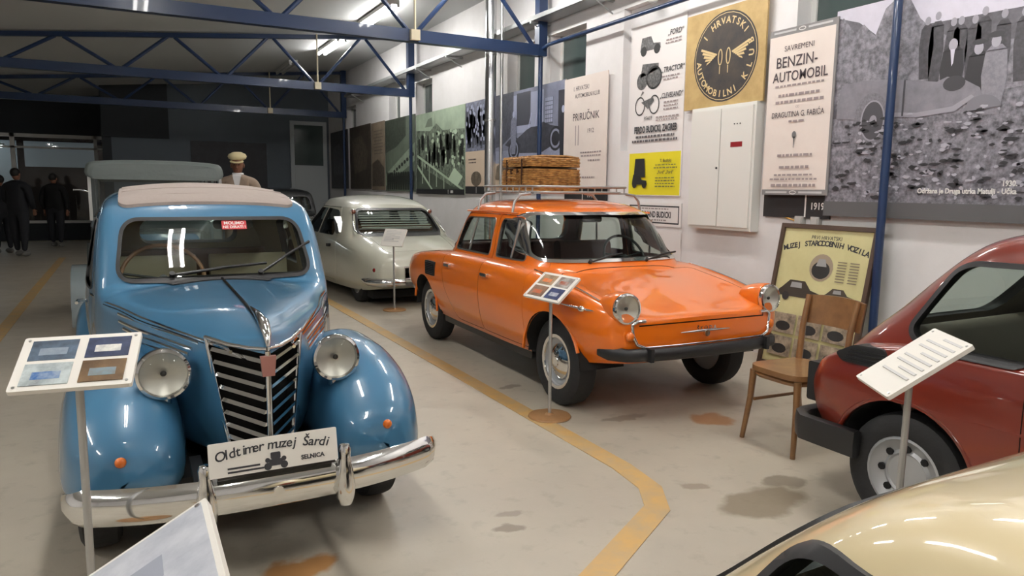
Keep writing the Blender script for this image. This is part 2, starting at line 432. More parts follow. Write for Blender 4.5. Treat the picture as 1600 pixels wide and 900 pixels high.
def blue_car(loc, rz=0, P_BLUE=P_BLUE, label='sky blue vintage saloon with chrome grille and rolled grey canvas roof', full=True):
    T = thing('saloon_car', label, 'car', loc, rz)
    def S(y, zb, ws, wbelt, zbelt, wr, zr, wt, zt, zc):
        return (y, [(0, zb), (ws*.8, zb), (ws, zb+.06), ((ws+wbelt)/2+.01, (zb+zbelt)/2), (wbelt, zbelt), (wr, zr), (wt, zt), (0, zc)])
    st = [S(-.715,.42,.012,.016,.78,.014,.86,.008,.92,.930),
          S(-.66,.42,.042,.055,.78,.050,.87,.03,.925,.945),
          S(-.56,.42,.085,.115,.78,.105,.88,.065,.93,.955),
          S(-.42,.42,.13,.175,.78,.16,.885,.10,.94,.965),
          S(-.15,.40,.24,.28,.78,.26,.89,.15,.95,.975),
          S(.15,.38,.36,.40,.79,.37,.895,.21,.955,.98),
          S(.42,.36,.46,.475,.80,.44,.905,.25,.96,.985),
          S(.62,.34,.53,.535,.82,.50,.92,.29,.962,.988),
          S(.685,.33,.545,.55,.83,.515,.95,.32,.985,1.0),
          S(.72,.33,.55,.557,.84,.522,1.0,.36,1.045,1.055),
          S(.93,.32,.57,.585,.86,.528,1.24,.40,1.305,1.325),
          S(1.02,.32,.58,.60,.87,.53,1.28,.40,1.355,1.375),
          S(1.3,.32,.60,.625,.87,.54,1.30,.40,1.40,1.425),
          S(1.75,.32,.62,.64,.87,.545,1.30,.40,1.42,1.45),
          S(2.2,.32,.61,.63,.86,.53,1.27,.39,1.385,1.415),
          S(2.55,.33,.56,.59,.83,.49,1.17,.36,1.28,1.31),
          S(2.85,.36,.46,.50,.76,.41,1.0,.30,1.08,1.105),
          S(3.08,.40,.34,.38,.66,.32,.80,.23,.86,.875),
          S(3.20,.45,.20,.23,.56,.19,.62,.12,.65,.66)]
    outer = withmat(loft(st, 7, 6), P_BLUE)
    cs = []
    for y, pts in st:
        if .70 <= y <= 2.6:
            q = [(max(x-.035, 0), z-.035) for x, z in pts]; q[0] = (0, .40); q[1] = (q[1][0], .40); q[2] = (q[2][0], .46)
            cs.append((y+.03, q))
    cavity = tomesh(loft(cs, 6, 6))
    ws = rpoly([(-.455,.992),(.455,.992),(.418,1.268),(-.418,1.268)], [.07,.07,.075,.075], 7)
    dw = rpoly([(.93,.93),(1.50,.93),(1.50,1.262),(1.06,1.262),(.98,1.18)], [.04,.06,.06,.05,.05])
    qw = rpoly([(1.66,.94),(2.12,.94),(2.06,1.21),(1.66,1.255)], [.05,.08,.08,.05])
    rw = rrect(-.33,1.03,.33,1.20,.07)
    wins = [('y',ws,.55,1.2),('x',dw,-.9,.9),('x',qw,-.9,.9),('y',rw,2.3,3.2)]
    shell = bool2(outer, cavity, 'DIFFERENCE', M_CREAM)
    shell = bool2(shell, prisms(wins), 'DIFFERENCE', M_blackrub)
    # grille opening is a real recess in the nose
    gr = [(-.168,.895),(-.105,.45),(.105,.45),(.168,.895),(.08,.882),(0,.875),(-.08,.882)]
    shell = bool2(shell, G().prism(rpoly(gr,.02,2), AX['y'], -.9, -.33), 'DIFFERENCE', M_dark)
    arch = [('x',[(2.42+.37*math.cos(a), .31+.37*math.sin(a)) for a in [2*PI*k/32 for k in range(32)]],-.9,-.36),
            ('x',[(2.42+.37*math.cos(a), .31+.37*math.sin(a)) for a in [2*PI*k/32 for k in range(32)]],.36,.9)]
    shell = bool2(shell, prisms(arch), 'DIFFERENCE', M_dark)
    door = rpoly([(.76,.42),(1.57,.42),(1.57,1.30),(1.02,1.305),(.90,1.20),(.76,.93)], [.03,.03,.06,.08,.1,.1])
    dl = [('x',door,-.9,-.30),('x',door,.30,.9)]
    doors = [m for c, m in pieces(bool2(shell.copy(), prisms(dl), 'INTERSECT'))]
    shell = bool2(shell, prisms(dl, .005), 'DIFFERENCE', M_dark)
    hood = [(-.60,.865),(.61,.892),(.61,1.2),(-.80,1.2),(-.80,.865)]
    hl = [('x',hood,-.6,.6)]
    hm = bool2(shell.copy(), prisms(hl), 'INTERSECT')
    shell = bool2(shell, prisms(hl,.004), 'DIFFERENCE', M_dark)
    put(shell, 'body', P_BLUE, T); put(hm, 'hood', P_BLUE, T)
    for m in doors:
        d = put(m, 'door', P_BLUE, T); s = -1 if sum(v.co.x for v in m.vertices) < 0 else 1
        obj('door_handle', G().tube([(s*.645,1.44,.80),(s*.672,1.43,.80),(s*.674,1.34,.80)], .009, 8), M_chrome, d, 40)
    for m in glaze(outer, wins): put(m, 'window_glass', M_glass, T)
    for m in seals(outer, wins[:1], .018): put(m, 'windscreen_seal', M_blackrub, T)
    for m in seals(outer, wins[1:], .010, .004): put(m, 'window_seal', M_blackrub, T)
    if full: canvas(T, outer)
    # front fenders
    for s in (-1, 1):
        def F(y, a, zt, zb, cx):
            return (y, [(s*(cx-a*.95), zb), (s*cx, zb-.005), (s*(cx+a*.92), zb), (s*(cx+a), (zb+zt)*.5-.04), (s*(cx+a*.80), zb+(zt-zb)*.80), (s*(cx+a*.25), zt), (s*(cx-a*.45), zt-.015), (s*(cx-a*.95), zb+(zt-zb)*.66)])
        fs = [F(-.60,.03,.48,.44,.44), F(-.585,.10,.54,.41,.445), F(-.53,.155,.615,.385,.45), F(-.43,.19,.69,.365,.455), F(-.28,.205,.745,.35,.46), F(-.10,.212,.77,.34,.465),
              F(.10,.212,.77,.33,.47), F(.30,.205,.725,.32,.475), F(.50,.18,.62,.31,.49), F(.66,.15,.49,.30,.51), F(.76,.12,.38,.29,.53)]
        fm = withmat(loft(fs, 6, 5, half=False), P_BLUE)
        wc = [(.345*math.cos(a), .305+.345*math.sin(a)) for a in [2*PI*k/40 for k in range(40)]]
        fm = bool2(fm, G().prism(wc, AX['x'], min(s*.40, s*.9), max(s*.40, s*.9)), 'DIFFERENCE', M_dark)
        fm = bool2(fm, G().prism([(.33*math.cos(a), .28+.33*math.sin(a)) for a in [2*PI*k/40 for k in range(40)]], AX['x'], min(s*.28, s*.5), max(s*.28, s*.5)), 'DIFFERENCE', M_dark)
        fo = put(fm, 'front_fender', P_BLUE, T)
        obj('indicator_lamp', G().ellipsoid((s*.465,-.590,.52), (.019,.016,.019), 12, 8), M_amber, fo, 60)
        rs = [(1.75,.10,.45),(1.9,.16,.56),(2.15,.18,.68),(2.42,.185,.72),(2.7,.175,.67),(2.95,.15,.55),(3.1,.10,.46)]
        fr = []
        for y, a, zt in rs:
            cx = .56; zb = .31
            fr.append((y, [(s*(cx-a*.9), zb), (s*cx, zb), (s*(cx+a*.92), zb), (s*(cx+a), (zb+zt)*.5), (s*(cx+a*.78), zb+(zt-zb)*.82), (s*cx, zt), (s*(cx-a*.9), zb+(zt-zb)*.7)]))
        rm = withmat(loft(fr, 6, 5, half=False), P_BLUE)
        rm = bool2(rm, G().prism([(2.42+.34*math.cos(a), .30+.34*math.sin(a)) for a in [2*PI*k/36 for k in range(36)]], AX['x'], min(s*.36, s*.9), max(s*.36, s*.9)), 'DIFFERENCE', M_dark)
        put(rm, 'rear_fender', P_BLUE, T)
        obj('running_board', G().prism(rrect(.70,.275,1.86,.315,.015,3), AX['x'], min(s*.50, s*.70), max(s*.50, s*.70)), P_BLUE, T, 40)
        for y in (0, 2.42): wheel(T, (s*.555, y, .305), .305, .14, s, .20, P_BLUE)
        # headlamp on its stalk
        hl = headlamp(T, (s*.315,-.40,.765), .090, (0,-1,.02), .16, P_BLUE)
        g = G().lathe([(.001,-.065),(.012,-.055),(.020,-.03),(.024,0),(.018,.04),(.014,.07)], Matrix.Translation((s*.315,-.36,.645)), 16)
        obj('lamp_stalk', g, M_chrome, hl, 50)
        # chrome strips along the hood side
        for k in range(4):
            y0, y1 = -.36+.03*k, .40-.05*k; zz = .86-.026*k
            pts = []
            for t in np.linspace(0, 1, 9):
                y = y0+(y1-y0)*t; x = np.interp(y, [-.42,-.15,.15,.42], [.170,.275,.390,.47])
                pts.append((s*(x+.006-.012*(k == 0)), y, zz+.012*t))
            obj('hood_strip', G().tube(pts, .0075, 6), M_chrome, T, 50)
        pts = [(s*np.interp(y, [-.56,-.42,-.15,.15,.42,.62,.93,1.3,1.57], [.108,.165,.265,.370,.446,.517,.583,.612,.628]), y, np.interp(y, [-.56,.62,1.57], [.872,.898,.895])) for y in np.linspace(-.62, 1.5, 40)]
        obj('belt_moulding', G().tube(pts, .007, 6), M_chrome, T, 50)
    # grille: slats in two wings and a centre bar
    gb = obj('grille', G().prism([(-.16,.87),(-.10,.45),(.10,.45),(.16,.87)], AX['y'], -.345, -.33), M_dark, T)
    for k in range(9):
        z = .845-.045*k
        for s in (-1, 1):
            w_ = np.interp(z, [.45,.90], [.100,.160])
            a = Vector((s*.008, -.70+.0*k, z)); b = Vector((s*w_, -.70+1.55*w_, z+.012))
            n = Vector((0,0,1)); d = (b-a).normalized(); o = d.cross(n).normalized()*(.008)
            g = G(); hh = .0062
            vs = []
            for q in (a, b):
                vs += [q-o*1.2-n*hh, q+o-n*hh, q+o+n*hh, q-o*.2+n*hh]
            g.add(vs, [(0,1,5,4),(1,2,6,5),(2,3,7,6),(3,0,4,7),(0,3,2,1),(4,5,6,7)])
            obj('grille_slat', g, M_chrome, gb)
    obj('centre_bar', G().tube([(0,-.722,.885),(0,-.722,.70),(0,-.716,.44)], .0095, 8), M_chrome, gb, 50)
    for s in (-1, 1):
        obj('grille_frame', G().tube([(s*.170,-.435,.892),(s*.157,-.45,.80),(s*.13,-.49,.62),(s*.104,-.53,.45)], .008, 8), M_chrome, gb, 50)
        obj('grille_frame', G().tube([(s*.172,-.43,.895),(s*.11,-.56,.888),(s*.05,-.66,.888),(0,-.722,.893)], .008, 8), M_chrome, gb, 50)
    obj('badge', G().prism([(-.020,0),(.020,0),(.026,.07),(-.026,.07)], Matrix.Translation((0,-.728,.80)) @ AX['y'], -.006, .012), mat('badge_red', rgb(170,120,112), rough=.3, metal=.3), gb)
    # hood ornament and ridge
    rid = [(0,y,np.interp(y,[-.715,-.66,-.56,-.42,-.15,.15,.42,.62],[.930,.945,.955,.965,.975,.98,.985,.988])+.004) for y in np.linspace(-.70,.58,30)]
    obj('hood_ridge', G().tube(rid, .007, 6), mat('dark_steel', (.10,.11,.12), rough=.25, metal=1), T, 50)
    obj('hood_ornament', G().tube([(0,-.735,.905),(0,-.72,.945),(0,-.66,.972),(0,-.52,.985),(0,-.36,.985)], [.006,.015,.02,.013,.004], 10), M_chrome, T, 50)
    # bumper
    bp = []
    for t in np.linspace(-1, 1, 41):
        x = .635*t; y = -.815+.13*abs(t)**2.6+(.05 if abs(t) > .97 else 0); bp.append((x, y, .435))
    g = G(); prof = [(-.012,-.062),(-.030,-.045),(-.040,-.018),(-.040,.018),(-.030,.045),(-.012,.062),(.004,.055),(.006,-.055)]
    vs = []; n = len(prof)
    for i, (x, y, z) in enumerate(bp):
        sc = 1.0 if 1 < i < 39 else (.82 if i in (1, 39) else .45)
        vs += [(x, y+a*1.0, z+b*sc) for a, b in prof]
    fs = [(i*n+k, i*n+(k+1) % n, (i+1)*n+(k+1) % n, (i+1)*n+k) for i in range(40) for k in range(n)]+[tuple(range(n)), tuple(range(40*n, 41*n))]
    bo = obj('bumper', g.add(vs, fs), M_chrome, T, 60)
    for s in (-1, 1):
        o = obj('overrider', G().lathe([(.001,-.105),(.022,-.10),(.032,-.07),(.034,-.03),(.026,.03),(.020,.07),(.022,.10),(.016,.115),(.001,.118)], Matrix.Translation((s*.225,-.85,.445)) @ Matrix.Diagonal((1,1.15,1,1)), 20), M_chrome, bo, 50)
        obj('bumper_bracket', G().box((s*.225-.02,-.82,.41),(s*.225+.02,-.40,.44)), M_black, bo)
    obj('bumper_bolt', G().cyl((0,-.862,.435),(0,-.85,.435),.018,16), M_chrome, bo, 40)
    if full: museum_plate(T)
    # interior
    seat(T, -.27, 1.35, .45, .46, .48, .48, M_CREAM); seat(T, .27, 1.35, .45, .46, .48, .48, M_CREAM); seat(T, 0, 2.15, .45, 1.0, .48, .46, M_BROWN, .2)
    steering(T, (-.25,.93,.96), .20, math.radians(58), M_WOODRIM)
    obj('dashboard', G().prism(rrect(.70,.72,.86,.965,.04), AX['x'], -.50, .50), P_BLUE, T, 40)
    obj('rear_mirror', G().prism(rrect(-.10,-.025,.10,.025,.02), Matrix.Translation((.10,.90,1.245)) @ AX['y'], -.012, .012), M_black, T, 40)
    if full: sticker(T)
    pass
    for bx, tx, tz in ((-.06, -.40, 1.04), (.20, .48, 1.12)):
        b = Vector((bx,.675,1.0)); e = Vector((tx if bx > 0 else .24, .735 if bx < 0 else .80, 1.045 if bx < 0 else 1.15))
        b = Vector((-.22,.685,1.005)) if bx < 0 else b
        o = obj('wiper', G().cyl(b+Vector((0,.02,-.02)), b+Vector((0,-.01,.012)), .013, 10).tube([b, b.lerp(e,.5)+Vector((0,-.008,.004))], .0065, 8), M_black, T, 40)
        obj('wiper_blade', G().tube([b.lerp(e,.15), b.lerp(e,.5)+Vector((0,-.006,.006)), e], .008, 6), M_blackrub, o, 40)
    obj('underbody', G().box((-.42,-.35,.22),(.42,2.9,.34)), M_dark, T)
    return T
BLUE = blue_car((.40, 3.25, 0))
DARK = blue_car((2.95, 14.6, 0), 0.0, paint('black_enamel', (.012,.013,.014)), 'black saloon with pale rear window, in the dark end behind the cream car', False)
# ------------------------------------------------------------------ orange saloon of the 1960s
def slices(sl, n=4.5, m=72, nz=5):
    """cabin solid from horizontal slices (z, y_front, y_rear, half_width)"""
    A = np.array([[(hw, z, 0), (0, z, yf), (0, z, yr)] for z, yf, yr, hw in sl], float)   # column 1 = z for the monotone interpolation
    A = pch(A, nz); rings = []
    for row in A:
        hw, z = row[0][0], row[0][1]; yf, yr = row[1][2], row[2][2]; ring = []
        for k in range(m):
            t = 2*PI*k/m; c, s = math.cos(t), math.sin(t)
            x = hw*math.copysign(abs(c)**(2/n), c); yy = (yf+yr)/2+(yr-yf)/2*math.copysign(abs(s)**(2/n), s)
            ring.append((x, yy, z))
        rings.append(ring)
    vs = [q for r in rings for q in r]; fs = []
    for i in range(len(rings)-1): fs += [(i*m+k, i*m+(k+1) % m, (i+1)*m+(k+1) % m, (i+1)*m+k) for k in range(m)]
    for base in (0, (len(rings)-1)*m):
        vs.append(tuple(np.mean(vs[base:base+m], axis=0))); ci = len(vs)-1; fs += [(base+k, base+(k+1) % m, ci) for k in range(m)]
    return G().add(vs, fs)
def disc(cy, cz, R, lo, hi, n=40): return ('x', [(cy+R*math.cos(2*PI*k/n), cz+R*math.sin(2*PI*k/n)) for k in range(n)], lo, hi)
P_ORANGE = paint('orange_enamel', rgb(228, 112, 16))
M_RIM = mat('silver_rim_paint', rgb(168,170,172), rough=.35, metal=.3, coat=.3)
M_MAROON = mat('maroon_vinyl', rgb(74, 32, 30), rough=0.6)
def orange_car(loc, rz=0):
    T = thing('saloon_car', 'orange saloon with chrome roof rack carrying a wicker hamper', 'car', loc, rz)
    def S(y, zb, w0, wm, wb, zbelt, wc, zc_, wi, zi, z0): return (y, [(0,zb),(w0*.85,zb),(w0,zb+.035),(wm,(zb+zbelt)*.5),(wb,zbelt),(wc,zc_),(wi,zi),(0,z0)])
    st = [S(-.640,.43,.44,.52,.53,.60,.45,.650,.22,.662,.665),
          S(-.625,.405,.52,.59,.61,.61,.56,.675,.28,.675,.68),
          S(-.57,.39,.60,.67,.685,.64,.625,.725,.33,.69,.695),
          S(-.45,.37,.66,.72,.725,.66,.645,.755,.36,.725,.73),
          S(-.20,.33,.70,.76,.757,.72,.665,.81,.39,.785,.795),
          S(.10,.30,.72,.785,.778,.77,.685,.855,.41,.845,.86),
          S(.36,.29,.73,.795,.79,.79,.70,.885,.43,.90,.915),
          S(.80,.285,.735,.80,.795,.80,.71,.895,.44,.915,.925),
          S(1.6,.285,.735,.80,.795,.80,.71,.895,.44,.905,.91),
          S(2.1,.29,.73,.80,.792,.79,.70,.88,.43,.885,.89),
          S(2.5,.31,.71,.785,.775,.77,.68,.85,.42,.85,.855),
          S(2.85,.35,.67,.755,.74,.74,.655,.815,.40,.81,.815),
          S(3.08,.39,.62,.70,.685,.71,.61,.775,.37,.775,.78),
          S(3.17,.42,.54,.61,.60,.68,.52,.725,.31,.73,.735),
          S(3.20,.46,.44,.50,.50,.64,.43,.675,.25,.68,.685)]
    low = withmat(loft(st, 7, 6), P_ORANGE)
    cab = withmat(slices([(.80,.10,2.36,.71),(.86,.16,2.31,.70),(.93,.24,2.25,.675),(1.10,.40,2.12,.64),(1.24,.55,1.99,.60),(1.30,.66,1.90,.565),(1.34,.80,1.76,.49),(1.365,.97,1.58,.35),(1.374,1.16,1.4,.14)]), P_ORANGE)
    outer = bool2(low, cab, 'UNION')
    cav = bool2(withmat(slices([(.42,.30,2.12,.68),(.84,.25,2.20,.665),(.93,.31,2.19,.645),(1.10,.46,2.06,.61),(1.24,.61,1.93,.565),(1.30,.74,1.8,.50),(1.33,.95,1.6,.34)]), M_MAROON), G().box((-.01,1.0,.5),(.01,1.1,.55)), 'UNION')
    ws = rpoly([(-.63,.955),(.63,.955),(.575,1.262),(-.575,1.262)], [.06,.06,.08,.08], 7)
    fw_ = rpoly([(.58,.93),(1.03,.93),(1.03,1.215),(.70,1.215)], [.03,.03,.04,.05])
    rw_ = rpoly([(1.16,.93),(1.90,.93),(1.76,1.205),(1.16,1.215)], [.03,.06,.08,.04])
    bw = rpoly([(-.56,.97),(.56,.97),(.50,1.23),(-.50,1.23)], .08)
    wins = [('y',ws,-.1,.98),('x',fw_,-.9,.9),('x',rw_,-.9,.9),('y',bw,1.75,2.6)]
    shell = bool2(outer.copy(), cav, 'DIFFERENCE', M_MAROON)
    shell = bool2(shell, prisms(wins), 'DIFFERENCE', M_blackrub)
    arches = [disc(0,.31,.335,-.95,-.45), disc(0,.31,.335,.45,.95), disc(2.4,.31,.325,-.95,-.45), disc(2.4,.31,.325,.45,.95)]
    shell = bool2(shell, prisms(arches), 'DIFFERENCE', M_dark)
    fd = rpoly([(.335,.33),(1.085,.33),(1.085,1.25),(.64,1.25),(.335,.90)], [.04,.03,.03,.08,.05])
    rd = rpoly([(1.10,.33),(1.62,.33),(1.86,.62),(1.90,.90),(1.80,1.24),(1.10,1.25)], [.03,.04,.1,.05,.08,.03])
    dl = [('x',fd,-.95,-.48),('x',fd,.48,.95),('x',rd,-.95,-.48),('x',rd,.48,.95)]
    doors = pieces(bool2(shell.copy(), prisms(dl), 'INTERSECT'), 30)
    shell = bool2(shell, prisms(dl, .004), 'DIFFERENCE', M_dark)
    hood = rpoly([(-.585,.20),(.585,.20),(.585,-.52),(.46,-.70),(-.46,-.70),(-.585,-.52)], .08)
    hp = [('z',hood,.640,1.2)]
    hm = bool2(shell.copy(), prisms(hp), 'INTERSECT'); shell = bool2(shell, G().prism(grow(hood,.005), AX['z'], .632, 1.3), 'DIFFERENCE', M_dark)
    put(shell, 'body', P_ORANGE, T)
    put(max(pieces(hm, 30), key=lambda t: len(t[1].vertices))[1], 'hood', P_ORANGE, T)
    for c, m in doors:
        if len(m.vertices) < 80: continue
        d = put(m, 'door', P_ORANGE, T); s = -1 if c[0] < 0 else 1; yy = .98 if c[1] < 1.05 else 1.76
        obj('door_handle', G().prism(rrect(yy-.075,.775,yy+.045,.80,.01,3), AX['x'], min(s*.79,s*.822), max(s*.79,s*.822)), M_chrome, d, 40)
    for m in glaze(outer, wins, .012, .017): put(m, 'window_glass', M_glass, T)
    for m in seals(outer, wins[:1], .022, .008): put(m, 'windscreen_trim', M_chrome, T)
    for m in seals(outer, wins[3:], .02, .006): put(m, 'rear_window_trim', M_chrome, T)
    for m in seals(outer, wins[1:3], .010, .004): put(m, 'window_trim', M_alu, T)
    for s in (-1, 1):
        x = s*.66
        obj('window_post', G().cyl((s*.655,.80,.93),(s*.615,.74,1.215),.010,8), M_alu, T, 40)
        obj('window_post', G().cyl((s*.655,1.60,.93),(s*.60,1.54,1.215),.010,8), M_alu, T, 40)
        pts = [(s*np.interp(y,[.30,.7,1.3,1.9],[.60,.608,.612,.58]), y, np.interp(y,[.55,.7,1.3,1.8,1.95],[1.235,1.268,1.275,1.262,1.22])) for y in np.linspace(.76,1.80,18)]
        obj('roof_gutter', G().tube(pts, .008, 6), P_ORANGE, T, 50)
        for y, R in ((0,.30),(2.4,.30)):
            wheel(T, (s*.64, y, .298), .298, .155, s, .185, M_RIM, M_chrome, 0, True, True); liner(T, (y,.31), .345, min(s*.40,s*.74), max(s*.40,s*.74))
            n = 26; pts = [(s*(np.interp(y+.345*math.cos(a), [-.45,-.2,.1,.4,2.1,2.5,2.85], [.742,.768,.785,.793,.795,.783,.755])-.012), y+.345*math.cos(a), .31+.345*math.sin(a)) for a in np.linspace(.06 if y < 1 else .22, PI-(.34 if y < 1 else .06), n)]
            obj('arch_lip', G().tube(pts, .012, 6), P_ORANGE, T, 60)
        hl = headlamp(T, (s*.585,-.612,.742), .090, (s*.05,-1,.05), .10, P_ORANGE)
        obj('lamp_bezel', G().lathe([(.075,-.20),(.098,-.10),(.101,-.04),(.099,-.016),(.088,-.014)], Matrix.Translation((s*.585,-.612,.742)) @ Vector((s*.05,-1,.05)).to_track_quat('Z','Y').to_matrix().to_4x4(), 32), P_ORANGE, hl, 50)
        obj('indicator_lamp', G().ellipsoid((s*.575,-.640,.575), (.030,.022,.030), 16, 10), M_amber, T, 60)
        # chrome trim running back from the headlamp along the wing crest, side flash, corner trim beside the front panel
        pts = [(s*np.interp(y,[-.45,-.2,.1,.36],[.648,.668,.688,.70]), y, np.interp(y,[-.45,-.2,.1,.36],[.757,.812,.857,.886])+.004) for y in np.linspace(-.42,.34,16)]
        obj('wing_strip', G().tube(pts, .007, 6), M_chrome, T, 50)
        pts = [(s*np.interp(y,[-.5,-.45,-.2,.1],[.70,.727,.762,.784]), y, .715+.012*(y+.4)) for y in np.linspace(-.46,-.12,8)]
        fl = obj('side_flash', G().tube(pts, [.002,.007,.009,.009,.007,.006,.004,.002], 8), M_chrome, T, 50)
        obj('flash_boss', G().ellipsoid((s*.748,-.36,.715), (.02,.035,.02), 12, 8), M_chrome, fl, 60)
        obj('corner_trim', G().tube([(s*.47,-.648,.665),(s*.53,-.645,.665),(s*.56,-.638,.645),(s*.555,-.642,.58),(s*.53,-.655,.525),(s*.48,-.665,.505)], .011, 8), M_chrome, T, 50)
        v = obj('vent_panel', G().prism(rrect(2.06,.655,2.30,.785,.012,3), AX['x'], min(s*.765,s*.812), max(s*.765,s*.812)), M_dark, T, 40)
        for k in range(7):
            z = .668+.0165*k
            obj('vent_slat', G().prism([(2.075,z),(2.285,z),(2.285,z+.006),(2.075,z+.006)], AX['x'], min(s*.805,s*.817), max(s*.805,s*.817)), M_black, v)
    # front panel with badge
    obj('panel_strip', G().tube([(-.50,-.662,.505),(-.25,-.672,.503),(0,-.674,.503),(.25,-.672,.503),(.50,-.662,.505)], .006, 6), M_chrome, T, 50)
    bd = obj('badge', G().tube([(-.20,-.655,.575),(-.08,-.662,.578),(0,-.664,.579),(.08,-.662,.578),(.20,-.655,.575)], [.003,.008,.009,.008,.003], 8), M_chrome, T, 50)
    obj('badge_letters', G().merge(text_geo('Š K O D A', .035, .0008, depth=.002), Matrix.Translation((0,-.664,.583)) @ Matrix(((1,0,0,0),(0,0,-1,0),(0,1,0,0),(0,0,0,1)))), M_chrome, bd)
    obj('badge_roundel', G().cyl((0,-.675,.560),(0,-.655,.560),.020,16), M_chrome, bd, 40)
    # bumper with rubber-dark blade
    bp = [(.70*t, -.70+.10*abs(t)**3+.12*max(0,abs(t)-.85)/.15, .462) for t in np.linspace(-1, 1, 41)]
    prof = [(-.008,-.042),(-.028,-.030),(-.034,0),(-.028,.030),(-.008,.042),(.006,.035),(.006,-.035)]; n = len(prof)
    vs = [(x, y+a, z+b*(1 if 0 < i < 40 else .5)) for i, (x, y, z) in enumerate(bp) for a, b in prof]
    fs = [(i*n+k, i*n+(k+1) % n, (i+1)*n+(k+1) % n, (i+1)*n+k) for i in range(40) for k in range(n)]+[tuple(range(n)), tuple(range(40*n, 41*n))]
    bo = obj('bumper', G().add(vs, fs), M_black, T, 60)
    for s in (-1, 1): obj('bumper_joint', G().box((s*.47-.012,-.732,.425),(s*.47+.012,-.66,.508)), M_blackrub, bo)
    # rear
    for s in (-1, 1): obj('tail_lamp', G().ellipsoid((s*.62,3.09,.68), (.05,.03,.08), 14, 10), M_redlens, T, 60)
    obj('rear_bumper', G().tube([(-.68,2.95,.46),(-.60,3.12,.46),(-.3,3.23,.46),(0,3.25,.46),(.3,3.23,.46),(.60,3.12,.46),(.68,2.95,.46)], .035, 10), M_chrome, T, 50)
    # interior
    seat(T, -.30, 1.0, .42, .52, .5, .50, M_MAROON); seat(T, .30, 1.0, .42, .52, .5, .50, M_MAROON); seat(T, 0, 1.75, .42, 1.15, .5, .46, M_MAROON, .25)
    obj('dashboard', G().prism(rrect(.36,.74,.52,.915,.04), AX['x'], -.52, .52), M_black, T, 40)
    steering(T, (.30,.66,.92), .19, math.radians(60), M_black)
    obj('rear_mirror', G().prism(rrect(-.09,-.025,.09,.025,.02), Matrix.Translation((.0,.70,1.225)) @ AX['y'], -.012, .012), M_black, T, 40)
    for bx, ex in ((-.30,.02),(.20,.52)):
        b = Vector((bx,.24,.935)); e = Vector((ex,.30,.985))
        o = obj('wiper', G().cyl(b+Vector((0,.03,-.03)), b+Vector((0,-.01,.014)), .014, 10).tube([b, b.lerp(e,.5)+Vector((0,-.01,.01))], .007, 8), M_black, T, 40)
        obj('wiper_blade', G().tube([b.lerp(e,.1), b.lerp(e,.5)+Vector((0,-.008,.012)), e], .008, 6), M_blackrub, o, 40)
    obj('sill', G().prism(rrect(.36,.235,2.06,.30,.02), AX['x'], -.70, .70), M_black, T, 40)
    return T
ORANGE = orange_car((3.22, 4.05, 0), -.021)
